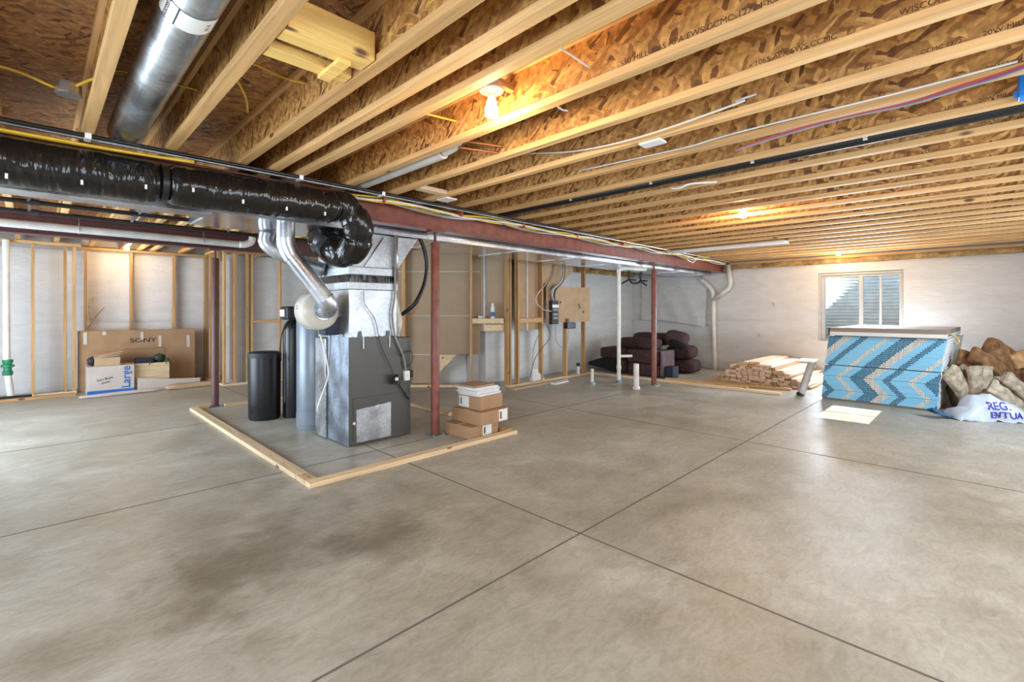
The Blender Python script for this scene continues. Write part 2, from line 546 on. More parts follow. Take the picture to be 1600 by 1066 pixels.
# black polyethylene wrap with crinkles
m, nt, b = newmat('black_wrap')
b.inputs['Base Color'].default_value = (.012, .010, .009, 1)
b.inputs['Roughness'].default_value = .16
b.inputs['Specular IOR Level'].default_value = .5
n = N(nt, 'ShaderNodeTexNoise', Scale=1, Detail=2.5, Distortion=.8)
nt.links.new(coords(nt, (13, 2.5, 2.5), (0, .45, .3)), n.inputs['Vector'])
bump(nt, b, n.outputs[0], .75, .035)
M['wrap'] = m

# insulating glass
m, nt, b = newmat('glass')
b.inputs['Base Color'].default_value = (.95, .98, 1, 1)
b.inputs['Roughness'].default_value = 0
b.inputs['Transmission Weight'].default_value = 1
b.inputs['IOR'].default_value = 1.01
M['glass'] = m

def emis(name, c, s):
    m, nt, b = newmat(name)
    b.inputs['Base Color'].default_value = (*c, 1)
    b.inputs['Emission Color'].default_value = (*c, 1)
    b.inputs['Emission Strength'].default_value = s
    return m
M['bulb'] = emis('bulb_glow', (1, .86, .58), 14)

# printed end tape of the drywall bundles; the print is offset sheet by sheet
m, nt, b = newmat('drywall_end_tape')
tc = N(nt, 'ShaderNodeTexCoord')
sep = N(nt, 'ShaderNodeSeparateXYZ'); nt.links.new(tc.outputs['Object'], sep.inputs[0])
at = N(nt, 'ShaderNodeAttribute', attribute_type='OBJECT', attribute_name='print_offset')
ad = N(nt, 'ShaderNodeMath', operation='SUBTRACT')
nt.links.new(at.outputs['Fac'], ad.inputs[0]); nt.links.new(sep.outputs[1], ad.inputs[1])
dv = N(nt, 'ShaderNodeMath', operation='MULTIPLY'); dv.inputs[1].default_value = 1.0 / .85
nt.links.new(ad.outputs[0], dv.inputs[0])
fr = N(nt, 'ShaderNodeMath', operation='FRACT'); nt.links.new(dv.outputs[0], fr.inputs[0])
LB = (.22, .58, .84); DB = (.008, .125, .23); WH = (.72, .68, .60)
colr = ramp(nt, fr.outputs[0], [(0, DB), (.10, LB), (.335, WH), (.41, LB), (.54, DB), (.74, WH), (.875, LB)], 'CONSTANT')
# small print inside the white and dark bands
ch = N(nt, 'ShaderNodeTexNoise', Scale=1, Detail=0)
nt.links.new(coords(nt, (1, 55, 160)), ch.inputs['Vector'])
cf = ramp(nt, ch.outputs[0], [(.56, (0, 0, 0)), (.62, (1, 1, 1))])
isw = ramp(nt, fr.outputs[0], [(0, (0, 0, 0)), (.345, (1, 1, 1)), (.40, (0, 0, 0)), (.75, (1, 1, 1)), (.865, (0, 0, 0))], 'CONSTANT')
isd = ramp(nt, fr.outputs[0], [(0, (0, 0, 0)), (.01, (1, 1, 1)), (.09, (0, 0, 0)), (.56, (1, 1, 1)), (.72, (0, 0, 0))], 'CONSTANT')
colr = mix(nt, colr, (.22, .25, .28), mix(nt, (0, 0, 0), cf, isw))
colr = mix(nt, colr, (.12, .34, .50), mix(nt, (0, 0, 0), cf, isd))
nt.links.new(colr, b.inputs['Base Color'])
b.inputs['Roughness'].default_value = .4
M['endtape'] = m

# ------------------------------------------------------------------ the setting
XW, YB, XL, YR, YL = 11.27, 6.62, -2.2, -1.6, 11.1     # far wall, back wall, left wall, right wall, alcove wall
DIAG = 8.8                                              # depth of the diagonal wall
JZ = 2.47                                               # underside of the joists
SUB = 2.77                                              # underside of the subfloor
def struct(o, label=None):
    o['kind'] = 'structure'
    if label: o['label'] = label
    return o

mb = MB().box(XL - .25, XW + .25, YR - .25, YL + .25, -.15, 0)
floor = struct(mb.build('floor', M['floor'], loc=(0, 0, 0)), 'trowelled grey concrete slab with saw-cut joints and damp stains')
def joint(x0, y0, x1, y1, w=.006):
    g = MB()
    dx, dy = x1 - x0, y1 - y0; L = math.hypot(dx, dy); nx, ny = -dy / L * w, dx / L * w
    g.prism([(x0 + nx, y0 + ny), (x1 + nx, y1 + ny), (x1 - nx, y1 - ny), (x0 - nx, y0 - ny)], -.002, .0012)
    return g.build('control_joint', M['groove'], floor)
for y in (1.745, 4.19, 6.67): joint(XL, y, 8.45 if y == 1.745 else XW - .05 if y < 5 else 5.2, y)
for x in (2.36, 5.25): joint(x, YR, x, 6.5 if x > 5 else 10.5)
joint(-.4, YR, -.4, 10.5)

struct(MB().box(XL - .2, XW + .2, YR - .2, YL + .2, SUB, SUB + .03).build('ceiling', M['osb_floor'], loc=(0, 0, SUB)), 'strand board subfloor seen from below between the joists')

# far wall (with the window)
W1 = (1.03, 2.32, .75, 2.07)
g = MB()
g.box(XW, XW + .2, YR - .2, W1[0], 0, SUB).box(XW, XW + .2, W1[1], YB + .2, 0, SUB)
g.box(XW, XW + .2, W1[0], W1[1], 0, W1[2]).box(XW, XW + .2, W1[0], W1[1], W1[3], SUB)
struct(g.build('wall_far', M['wall']))
struct(MB().box(5.62, XW, YB, YB + .2, 0, SUB).build('wall_back', M['wall']))
r0 = -2.72
struct(MB().box(r0, -.45, DIAG, DIAG + .2, 0, SUB, D45).build('wall_diagonal', M['wall']))
dx, dy = (DIAG + r0) / S2, (DIAG - r0) / S2
struct(MB().box(dx, dx + .2, dy - .03, YL + .2, 0, SUB).build('wall_inner', M['wall']))
struct(MB().box(XL - .2, dx, YL, YL + .2, 0, SUB).build('wall_alcove', M['wall']))
# right wall with the small high window that lets the sun onto the floor, and an unseen fill window added nearer the camera
g = MB()
WA = (7.05, 8.15, 1.47, 1.88)
WB_ = (1.0, 6.2, .75, 2.05)
for x0, x1, z0, z1 in ((XL - .2, WB_[0], 0, SUB), (WB_[0], WB_[1], 0, WB_[2]), (WB_[0], WB_[1], WB_[3], SUB), (WB_[1], WA[0], 0, SUB),
                       (WA[0], WA[1], 0, WA[2]), (WA[0], WA[1], WA[3], SUB), (WA[1], XW, 0, SUB)):
    g.box(x0, x1, YR - .1, YR, z0, z1)
struct(g.build('wall_right', M['wall']))
g = MB()
for y0, y1, z0, z1 in ((YR, -.6, 0, SUB), (-.6, 3.0, 0, .5), (-.6, 3.0, 2.1, SUB), (3.0, 5.3, 0, SUB), (5.3, 9.1, 2.15, SUB), (9.1, YL, 0, SUB)):
    g.box(XL - .2, XL, y0, y1, z0, z1)
struct(g.build('wall_left', M['wall']))

# windows and patio door outside the frame
def frame_y(g, x0, x1, y, z0, z1, w=.045, mids=(.5,)):
    g.box(x0, x1, y - .05, y, z0, z0 + w).box(x0, x1, y - .05, y, z1 - w, z1)
    g.box(x0, x0 + w, y - .05, y, z0 + w, z1 - w).box(x1 - w, x1, y - .05, y, z0 + w, z1 - w)
    for t in mids:
        c = x0 + (x1 - x0) * t
        g.box(c - w / 2, c + w / 2, y - .05, y, z0 + w, z1 - w)
g = MB(); frame_y(g, WA[0], WA[1], YR - .03, WA[2], WA[3], .03)
struct(g.build('window_2', M['white']))
g = MB()
g.box(XL - .1, XL - .04, -.6, 3.0, .5, .56).box(XL - .1, XL - .04, -.6, 3.0, 2.04, 2.1).box(XL - .1, XL - .04, 1.17, 1.23, .56, 2.04)
struct(g.build('fill_window_3', M['white']))  # unseen side window, added to let fill light in
g = MB()
g.box(XL - .1, XL - .04, 5.3, 9.1, 0, .06).box(XL - .1, XL - .04, 5.3, 9.1, 2.09, 2.15).box(XL - .1, XL - .04, 7.15, 7.25, .06, 2.09)
struct(g.build('door_1', M['white']))
# unseen hood added over the long fill window to keep the sun off
g = MB(); frame_y(g, WB_[0], WB_[1], YR - .03, WB_[2], WB_[3], .05, (.33, .67))
struct(g.build('fill_window_4', M['white']))  # unseen long window, added for the near fill light
struct(MB().box(WB_[0] - .3, WB_[1] + .15, YR - 3.2, YR - .12, 2.1, 2.2).build('sun_blocker_1', M['wood_x']), 'unseen sun-blocking slab added outside over the near window')

# window_1, slider
win = MB()
y0, y1, z0, z1 = W1
xw = XW + .02
win.box(xw, xw + .1, y0, y1, z0, z0 + .05).box(xw, xw + .1, y0, y1, z1 - .05, z1)
win.box(xw, xw + .1, y0, y0 + .06, z0 + .05, z1 - .05).box(xw, xw + .1, y1 - .06, y1, z0 + .05, z1 - .05)
win.box(xw + .0, xw + .08, 1.63, 1.70, z0 + .05, z1 - .05)
wo = struct(win.build('window_1', M['vinyl_frame'], bevel=.004), 'white vinyl sliding basement window above the drywall stack')
MB().box(xw + .05, xw + .06, y0 + .05, 1.64, z0 + .05, z1 - .05).build('window_pane', M['glass'], wo)
MB().box(xw + .05, xw + .06, 1.69, y1 - .05, z0 + .05, z1 - .05).build('window_pane', M['glass'], wo)
MB().box(xw + .015, xw + .05, 1.345, 1.385, z0 + .05, z1 - .05).build('screen_rail', M['vinyl_frame'], wo)
MB().box(XW - .012, XW, y0 - .04, y0, z0 - .04, z1 + .04).box(XW - .012, XW, y1, y1 + .05, z0 - .2, z1 + .04).box(XW - .012, XW, y0, y1, z1, z1 + .035).build('window_casing', M['pvc_grey'], wo, bevel=.003)
# corrugated window well outside
g = MB()
CYW = 1.67
def wellp(u, v):
    a = -PI / 2 + PI * u
    z = .55 + 1.61 * v
    r = 1.0 + .022 * math.sin(z * 2 * PI / .068)
    return (XW + .2 + r * .75 * math.cos(a), CYW + r * .78 * math.sin(a), z)
g.grid(wellp, 40, 210)
tag(g.build('window_well', M['well'], smooth='all', solid=.004), 'corrugated galvanised window well outside the far window', 'window well')
tag(MB().prism([(XW + .2 + .74 * math.cos(-PI / 2 + PI * i / 20), CYW + .77 * math.sin(-PI / 2 + PI * i / 20)) for i in range(21)], .45, .6).build('gravel_bed', M['gravel']), 'gravel at the bottom of the window well', 'gravel', kind='stuff')

# vinyl faced insulation blankets on the walls
def blanket(label, fn, L, zz0, zz1, skip=None, seed=0, nu=None, bulge=.03):
    """fn(s, out, z) -> world point, s metres along the wall, out metres into the room"""
    nu = nu or max(12, int(L * 11)); nv = int((zz1 - zz0) * 16)
    def f(u, v):
        s = u * L; z = zz0 + (zz1 - zz0) * v
        p = Vector((s * .9 + seed * 5, z * 1.6, seed))
        o = .012 + bulge * (.5 + .5 * noise.noise(p * 1.3)) + .010 * noise.noise(p * 5 + Vector((z * 2, 0, 0)))
        edge = min(1, min(v, 1 - v) * 22)
        o = .006 + (o - .006) * edge
        zz = z + (.015 * noise.noise(Vector((s * 1.5, seed, 3))) if v > .99 else 0)
        return fn(s, o, zz)
    g = MB().grid(f, nu, nv, skip)
    return tag(g.build('insulation_blanket', M['vinyl'], smooth='all'), label, 'insulation')
# far wall
def far(s, o, z): return (XW - o, 6.6 - s, z)
LF = 6.6 - YR - .02
def hole(zz0, zz1):
    def sk(u, v):
        y = 6.6 - u * LF; z = zz0 + (zz1 - zz0) * v
        return W1[0] - .02 < y < W1[1] + .04 and W1[2] - .02 < z < W1[3] + .03
    return sk
blanket('white vinyl insulation, lower run on the window wall', far, LF, .0, 1.13, hole(0, 1.13), 1, 110, .035)
blanket('white vinyl insulation, upper run on the window wall', far, LF, 1.11, 2.31, hole(1.11, 2.31), 2, 110, .05)
def bk(s, o, z): return (5.92 + s, YB - o, z)
blanket('white vinyl insulation, lower run behind the electrical studs and couch', bk, XW - 5.96, 0, 1.10, None, 3)
blanket('white vinyl insulation, upper run behind the electrical studs and couch', bk, XW - 5.96, 1.09, 2.28, None, 4)
def dg_(s, o, z):
    r = -.78 - s; d = DIAG - o
    return ((d + r) / S2, (d - r) / S2, z)
blanket('crumpled white sheeting below the brown panels behind the red post', dg_, 1.85, 0, 1.2, None, 5, 60, .08)
def al(s, o, z): return (XL + .02 + s, YL - o, z)
LA = dx - XL - .05
blanket('white vinyl insulation, lower run behind the left studs', al, LA, 0, 1.15, None, 6)
blanket('white vinyl insulation, upper run behind the left studs', al, LA, 1.14, 2.4, None, 7)
def rimbatt(label, x0, x1, y0, y1, z0, z1, axis, seed, mat='batt_yellow'):
    def f(u, v):
        t = u; a = v * 2 * PI
        nn = noise.noise(Vector((u * 16, math.cos(a) * 1.2, math.sin(a) * 1.2 + seed))) * .03
        cy = (z0 + z1) / 2 + (z1 - z0) / 2 * math.sin(a) * (1 + nn * 6)
        if axis == 'y':
            return ((x0 + x1) / 2 + (x1 - x0) / 2 * math.cos(a) + nn, y0 + (y1 - y0) * t, cy)
        return (x0 + (x1 - x0) * t, (y0 + y1) / 2 + (y1 - y0) / 2 * math.cos(a) + nn, cy)
    tag(MB().grid(f, 120, 12).build('rim_insulation', M[mat], smooth='all'), label, 'insulation')
rimbatt('yellow fibre batt stuffed along the top of the window wall', XW - .07, XW - .005, YR + .1, 4.1, 2.30, 2.41, 'y', 1, 'batt_rim')
rimbatt('yellow fibre batt sagging along the top of the back corner wall', 8.6, XW - .1, YB - .09, YB - .01, 2.24, 2.40, 'x', 3, 'batt_rim')
# sill plates on the foundation wall
struct(MB().box(XW - .11, XW, YR, 4.08, 2.4, 2.45).box(XW - .11, XW, 4.42, YB, 2.4, 2.45).build('trim_2', M['wood_y']), 'wooden sill plate on top of the window wall')

# ------------------------------------------------------------------ joists
FW, FH = .060, .038
def joist(x, y0, y1, label):
    """x is the right hand edge of the bottom flange"""
    c = x - FW / 2
    t = thing('ceiling_joist', label, 'joist', (c, y0, JZ), group='wooden I-joists overhead')
    MB().box(c - FW / 2, c + FW / 2, y0, y1, JZ, JZ + FH).build('bottom_flange', M['flange'], t, bevel=.002)
    MB().box(c - .006, c + .006, y0, y1, JZ + FH, SUB - FH - .001).build('web', M['osb_web'], t)
    MB().box(c - FW / 2, c + FW / 2, y0, y1, SUB - FH, SUB - .001).build('top_flange', M['flange'], t)
    return t
JX = [-1.9, -1.47, -1.04, -.60, -.17, .256, .684, 1.126, 1.36, 1.553, 1.987, 2.43, 2.84, 3.257, 3.72, 4.19, 4.617, 5.04, 5.456, 5.90]
x = 5.90
while x < XW - .55:
    x += .43; JX.append(round(x, 3))
ORD = ['first', 'second', 'third', 'fourth', 'fifth', 'sixth', 'seventh', 'eighth', 'ninth', 'tenth', 'eleventh', 'twelfth', 'thirteenth', 'fourteenth', 'fifteenth',
       'sixteenth', 'seventeenth', 'eighteenth', 'nineteenth', 'twentieth', 'twenty-first', 'twenty-second', 'twenty-third', 'twenty-fourth', 'twenty-fifth', 'twenty-sixth', 'twenty-seventh', 'twenty-eighth', 'twenty-ninth', 'thirtieth', 'thirty-first', 'thirty-second', 'thirty-third', 'thirty-fourth', 'thirty-fifth']
SPEC = {.256: 'wooden ceiling joist immediately left of the big round galvanised duct',
        .684: 'wooden ceiling joist immediately right of the big round galvanised duct',
        1.126: 'wooden ceiling joist on the right end of the bright yellow bridging blocks',
        1.36: 'wooden ceiling joist squeezed in close, second to the left of the nearest bulb',
        1.553: 'wooden ceiling joist just left of the nearest glowing bulb',
        1.987: 'wooden ceiling joist behind the nearest bulb, printed 550 MILL 1065 APA',
        2.43: 'wooden ceiling joist next beyond the one printed 550 MILL 1065 APA',
        2.84: 'wooden ceiling joist printed 20W MILL with the small white tag behind it',
        3.257: 'wooden ceiling joist with the red and purple cables stapled along it',
        3.72: 'wooden ceiling joist just in front of the long black drain pipe',
        4.19: 'wooden ceiling joist just beyond the long black drain pipe'}
joists = {}
k = 0
for i, x in enumerate(JX):
    yend = 11.0 if x < 4.2 else (YB if x > 5.9 else max(YB, DIAG * S2 - x - .15))
    if x > 4.2 and x < 5.9: yend = DIAG * S2 - x - .1
    if x < -.1: lab = 'wooden ceiling joist over the far left studs, %s in from the left wall' % ORD[i]
    elif x in SPEC: lab = SPEC[x]
    else:
        k += 1; lab = 'wooden ceiling joist, %s past the long black drain pipe counting towards the window wall' % ORD[k]
    joists[x] = joist(x, YR + .01, yend - .02, lab)
def print_on(x, s, px, size, z, wx=1.0):
    c = x - FW / 2
    on_web = z > JZ + FH
    X = c - .0065 if on_web else c - FW / 2 - .0006
    Y = onX(px, 100, X)[1]
    text_mesh('printed_lettering', s, size, M['ink_brown'], joists[x], (X, Y, z), (0, -1, 0), (0, 0, 1), True, wx=wx)
print_on(1.987, '550 MILL 1065 APA EWS CCMC 12724-R', 1075, .036, 2.532, 1.05)
print_on(2.43, '1065 APA EWS CCMC', 1240, .034, 2.532)
print_on(2.43, 'WISCONSIN', 1455, .034, 2.535)
print_on(2.84, '20W MILL', 1570, .03, 2.527)
print_on(2.84, 'CCMC 1272', 1470, .026, 2.525)
print_on(3.257, '20W MILL', 1570, .03, 2.527)
print_on(3.72, 'LP 550', 1490, .028, 2.527)
print_on(3.72, '20W MILL', 1555, .03, 2.527)
print_on(4.19, '550 20W MILL', 1565, .03, 2.527)
print_on(4.617, '550 MILL LP 550', 1440, .03, 2.527)

# bridging blocks between two joists, upper left
bt = thing('bridging_block', 'bright yellow wooden bridging of two boards and a short cleat between joists', 'bracing', (.88, 1.95, 2.5))
MB().box(.69, 1.06, 1.90, 1.935, 2.475, 2.60).build('board', M['wood_yellow'], bt, bevel=.003)
MB().box(.69, 1.06, 1.938, 2.03, 2.475, 2.515).build('board', M['wood_yellow'], bt, bevel=.003)
MB().box(.69, 1.06, 2.12, 2.20, 2.475, 2.515).build('board', M['wood_yellow'], bt, bevel=.003)
MB().box(.93, .985, 1.98, 2.20, 2.455, 2.474).build('cleat', M['wood_yellow'], bt, bevel=.002)
b2 = onY(665, 292, 3.7)
tag(MB().box(2.47, 2.78, 3.62, 3.71, 2.48, 2.52).build('bridging_block', M['wood_light'], bevel=.003), 'single pale wooden block between joists near the red beam', 'bracing')

# ------------------------------------------------------------------ steel beams and posts
def ibeam(name, y, x0, x1, z0, z1, w, mat, label):
    tf, tw = .014, .012
    g = MB()
    pts = [(y - w / 2, z0), (y + w / 2, z0), (y + w / 2, z0 + tf), (y + tw / 2, z0 + tf), (y + tw / 2, z1 - tf), (y + w / 2, z1 - tf), (y + w / 2, z1),
           (y - w / 2, z1), (y - w / 2, z1 - tf), (y - tw / 2, z1 - tf), (y - tw / 2, z0 + tf), (y - w / 2, z0 + tf)]
    g.prism(pts, x0, x1, 'x')
    o = g.build(name, M[mat], bevel=.003)
    return tag(o, label, 'beam')
ibeam('steel_beam', 4.24, XL + .01, XW - .01, 2.235, 2.465, .15, 'primer', 'red primed steel beam running under the joists to the window wall')
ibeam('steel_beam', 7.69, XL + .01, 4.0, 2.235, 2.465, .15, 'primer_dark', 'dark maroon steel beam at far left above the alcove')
def post(x, y, label, mat='primer'):
    t = thing('steel_post', label, 'post', (x, y, 0))
    MB().lathe([(.047, .012), (.047, 2.10), (.044, 2.11)], (x, y, 0), n=24).build('shaft', M[mat], t, smooth=True)
    MB().lathe([(.016, 2.10), (.016, 2.22)], (x, y, 0), n=12).build('jack_screw', M['primer_dark'], t, smooth=True)
    MB().box(x - .085, x + .085, y - .06, y + .06, 2.22, 2.234).build('top_plate', M[mat], t)
    bp = MB().box(x - .08, x + .08, y - .08, y + .08, .0, .012).build('base_plate', M['blueplate'], t)
    for sx in (-1, 1):
        MB().lathe([(.011, .012), (.011, .03)], (x + sx * .063, y - .06, 0), n=8).build('anchor_bolt', M['blueplate'], bp)
post(3.09, 4.24, 'red round steel post beside the stacked cardboard boxes')
post(7.97, 4.24, 'red round steel post standing in front of the brown couch')
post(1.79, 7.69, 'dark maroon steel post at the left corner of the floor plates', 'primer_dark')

# ------------------------------------------------------------------ floor plates
def plank(x0, x1, y0, y1, label, mat, z0=0, z1=.04, name='floor_plate', cat='lumber'):
    o = MB().box(x0, x1, y0, y1, z0, z1).build(name, M[mat], bevel=.003)
    return tag(o, label, cat)
lp = plank(1.48, 1.575, 3.93, 7.66, 'long pale floor plate left of the furnace', 'wood_lighty')
g = MB()
for y in (4.3, 4.6, 5.2, 5.9, 6.6, 7.3):
    g = MB().lathe([(.006, .04), (.006, .044)], (1.53 + random.uniform(-.02, .02), y, 0), n=8)
    g.build('nail_head', M['copper'], lp)
lp = plank(1.48, 1.575, 3.745, 3.92, 'short floor plate offcut at the near left corner of the frame', 'wood_lighty')
for y in (3.79, 3.88):
    MB().lathe([(.007, .04), (.007, .046)], (1.53, y, 0), n=8).build('nail_head', M['copper'], lp)
plank(1.48, 3.77, 3.645, 3.74, 'tan floor plate nearest the camera, running under the boxes', 'wood_light')
plank(3.70, 3.79, 3.76, 4.35, 'floor plate end hidden behind the stacked boxes', 'wood_y')
plank(3.78, 3.87, 4.9, 6.5, 'floor plate running back to the right of the furnace', 'wood_lighty')
plank(1.58, 1.70, 7.60, 7.69, 'short floor plate just left of the dark maroon post', 'wood_x')
plank(1.89, 3.5, 7.60, 7.69, 'floor plate running right from the dark maroon post', 'wood_light')
plank(8.46, 8.55, 2.3, 5.93, 'long floor plate in front of the couch with white top', 'wood_lighty')
plank(8.74, 8.83, 2.9, 4.42, 'darker floor plate lying behind the long one before the lumber pile', 'wood_y')
plank(5.92, 8.45, 5.94, 6.03, 'bottom plate under the electrical studs', 'wood_light')
o = plank(-.0, 1.6, -.045, .045, 'loose thin board lying on the slab before the electrical studs', 'wood_light', 0, .02)
o.location = (6.6, 5.76, 0); o.rotation_euler = (0, 0, .06)
o = plank(0, .45, -.06, .06, 'loose white strip of pipe insulation by the stud wall', 'white', 0, .03)
o.location = (6.95, 5.62, 0); o.rotation_euler = (0, 0, .1)
# diagonal wall bottom plate
tag(MB().box(-2.1, -.35, 8.42, 8.51, 0, .04, D45).build('floor_plate', M['wood_light'], bevel=.003), 'bottom plate under the brown diagonal wall panels', 'lumber')

# ------------------------------------------------------------------ studs
SZ = JZ - .005
def stud(x0, y0, label, z0=.04, z1=SZ, w=.04, dpt=.092, mat='wood_z', group=None, M_=None):
    o = MB().box(x0, x0 + w, y0, y0 + dpt, z0, z1, M_).build('wall_stud', M[mat], bevel=.003)
    return tag(o, label, 'stud', group)
stud(5.92, 5.96, 'wall stud, left one of the doubled studs beside the shelf blocking')
stud(5.975, 5.96, 'wall stud, right one of the doubled studs beside the shelf blocking')
stud(6.18, 5.96, 'wall stud just right of the doubled studs')
stud(6.84, 5.96, 'wall stud left of the black electrical box')
stud(7.59, 5.96, 'short wall stud standing below the plywood board', .04, 1.16)
stud(8.21, 5.96, 'wall stud at the right end of the electrical wall')
tag(MB().box(-.705, -.665, 8.43, 8.52, .04, SZ, D45).build('wall_stud', M['wood_z'], bevel=.003), 'single wall stud left of the shelf with the spray can', 'stud')
tag(MB().box(-1.92, -1.86, 8.43, 8.52, .04, SZ, D45).build('wall_stud', M['wood_z'], bevel=.003), 'wall stud just right of the furnace plenum', 'stud')
sh = MB().box(-.66, -.10, 8.42, 8.51, 1.135, 1.225, D45)
tag(sh.build('shelf_blocking', M['wood_light'], bevel=.003), 'horizontal stud blocking used as a shelf for the spray can', 'lumber')
tag(MB().box(6.225, 6.835, 5.96, 6.05, 1.14, 1.23).build('shelf_blocking', M['wood_x'], bevel=.003), 'horizontal blocking left of the black electrical box', 'lumber')

# brown paper backed panels on the diagonal wall
pt = thing('gypsum_panel', 'large brown paper-backed wallboard on the diagonal wall behind the red post', 'wallboard', (D45 @ Vector((-1.3, 8.6, .0)))[:])
MB().box(-2.1, -.53, 8.55, 8.565, .575, SZ, D45).box(-2.1, -1.29, 8.55, 8.565, .05, .573, D45).build('board', M['gyp_back'], pt)
for z in (2.07, 1.27, .57):
    MB().box(-2.1, -.53 if z > .6 else -1.29, 8.544, 8.549, z - .005, z + .005, D45).build('joint_strip', M['seam'], pt)
MB().box(-.47, -.435, 8.535, 8.543, 1.0, SZ, D45).build('vertical_strip', M['galv_dull'], pt)
tag(MB().box(-.525, -.06, 8.55, 8.565, .99, SZ, D45).build('gypsum_panel', M['gyp_back']), 'narrow brown wallboard behind the spray can', 'wallboard')
tag(MB().prism([(-1.28, .57), (-.95, .57), (-1.28, .23)], 8.53, 8.54, 'y', D45).build('plywood_offcut', M['wood_light']), 'triangular orange board corner below the brown panel', 'board')
tag(MB().box(6.24, 7.0, 6.06, 6.075, 1.0, SZ).build('gypsum_panel', M['cardboard_light']), 'light brown wallboard left of the electrical box', 'wallboard')
tag(MB().prism([(7.0, SZ), (7.95, SZ), (7.95, 2.2), (7.35, 1.75), (7.0, 1.55)], 6.06, 6.075, 'y').build('gypsum_panel', M['cardboard_light']), 'light brown wallboard with a slanted lower edge above the electrical box', 'wallboard')
eb = thing('equipment_board', 'square plywood board carrying the electrical box', 'board', (7.6, 5.95, 1.15))
MB().prism([(6.95, 1.13), (8.37, 1.13), (8.37, 1.85), (7.35, 1.85), (7.0, 1.9), (6.95, 1.8)], 5.94, 5.955, 'y').build('board', M['cardboard_light'], eb)
for (px, py) in ((905, 476), (912, 487), (906, 480), (876, 472)):
    q = onY(px, py, 5.93)
    MB().box(q[0] - .02, q[0] + .02, 5.936, 5.94, q[2] - .03, q[2] + .015).build('knot_hole', M['ink_brown'], eb)
nb = thing('electrical_box', 'black open electrical box with cables fanning into it', 'electrical box', (7.12, 5.88, 1.15))
MB().box(7.02, 7.22, 5.86, 5.935, 1.1, 1.56).build('housing', M['black_matt'], nb, bevel=.006)
MB().box(7.03, 7.21, 5.85, 5.859, 1.42, 1.48).build('label_strip', M['label'], nb)
for z in (1.2, 1.27, 1.36):
    MB().box(7.05, 7.19, 5.852, 5.859, z, z + .04).build('breaker', M['grey_cable'], nb)
jb = thing('junction_box', 'small black junction box on top of the short stud', 'electrical box', (7.6, 5.9, 1.1))
MB().box(7.5, 7.78, 5.86, 5.955, 1.0, 1.12).build('housing', M['black'], jb, bevel=.01)
MB().lathe([(.035, 0), (.035, .08)], (7.58, 5.9, 1.12), n=14).build('cap', M['grey_cable'], jb, smooth=True)

def cable(name, pts, r, mat, label, cat='cable', k=8, n=8, group=None):
    o = MB().tube(curve_pts(pts, k), r, n).build(name, M[mat], smooth='all')
    return tag(o, label, cat, group)
for i, (dx_, mt) in enumerate(((0, 'grey_cable'), (.05, 'white_cable'), (.1, 'black'), (.14, 'grey_cable'))):
    cable('electrical_cable', [(7.1 + dx_ * .4, 5.9, 1.53), (7.0 + dx_, 5.86, 1.75), (7.35 + dx_ * .5, 5.88, 2.0), (7.42 + dx_ * .5, 5.93, 2.44)], .012, mt,
          ('grey cable leaving the left of the electrical box for the ceiling', 'white cable looping from the electrical box to the ceiling',
           'black cable looping from the electrical box to the ceiling', 'grey cable leaving the right of the electrical box for the ceiling')[i])
cable('electrical_cable', [(6.9, 5.88, 1.9), (6.6, 5.9, 1.6), (6.75, 5.88, 1.4), (7.0, 5.86, 1.35)], .008, 'white_cable', 'white cable curving left of the electrical box')
cable('electrical_cable', [(6.55, 6.0, .12), (6.6, 5.9, .5), (7.0, 5.9, .85), (6.9, 5.9, 1.1)], .006, 'black', 'thin black wire hanging from the box to the white router')
cable('electrical_cable', [(6.5, 5.9, .35), (6.55, 5.9, .7), (6.8, 5.9, 1.1)], .006, 'grey_cable', 'thin grey wire hanging left of the white router')
cable('electrical_cable', [(7.15, 5.87, 1.1), (7.2, 5.9, .75), (7.5, 5.9, .62), (7.6, 5.92, .9), (7.62, 5.92, 1.0)], .006, 'grey_cable', 'thin wire looping under the electrical box')
rt = thing('router', 'small white box standing on the bottom plate of the stud wall', 'router', (6.65, 5.98, .04))
MB().box(6.56, 6.72, 5.95, 6.03, .04, .27).build('case', M['white'], rt, bevel=.01)
MB().prism([(6.73, .04), (6.95, .04), (6.73, .22)], 5.98, 6.0, 'y').build('stand', M['white'], rt)
sc = thing('spray_can', 'white spray can standing on the shelf blocking', 'spray can', (D45 @ Vector((-.30, 8.46, 1.225)))[:])
c0 = D45 @ Vector((-.30, 8.46, 0))
MB().lathe([(.034, 1.226), (.036, 1.23), (.036, 1.42), (.026, 1.445)], (c0.x, c0.y, 0), n=20).build('can', M['white'], sc, smooth=True)
MB().lathe([(.037, 1.26), (.037, 1.34)], (c0.x, c0.y, 0), n=20).build('printed_band', M['blue_deep'], sc, smooth=True)
MB().lathe([(.027, 1.445), (.027, 1.49), (.02, 1.495)], (c0.x, c0.y, 0), n=20).build('cap', M['white'], sc, smooth=True)
c1 = D45 @ Vector((-.5, 8.46, 0))
tag(MB().sell((c1.x, c1.y, 1.25), (.14, .09, .05), .8, 14, 10, .01, 20, 3).build('rag', M['gyp_front'], smooth='all'), 'crumpled white rag on the shelf blocking left of the can', 'rag')

tag(MB().box(6.50, 6.54, 6.045, 6.057, 1.0, SZ).build('metal_strip', M['pvc_grey']), 'narrow white metal strip on the light brown wallboard', 'strip')
tag(MB().box(-.45, -.10, 8.515, 8.54, .995, 1.11, D45).build('plywood_strip', M['wood_light']), 'orange board strip under the shelf with the spray can', 'board')
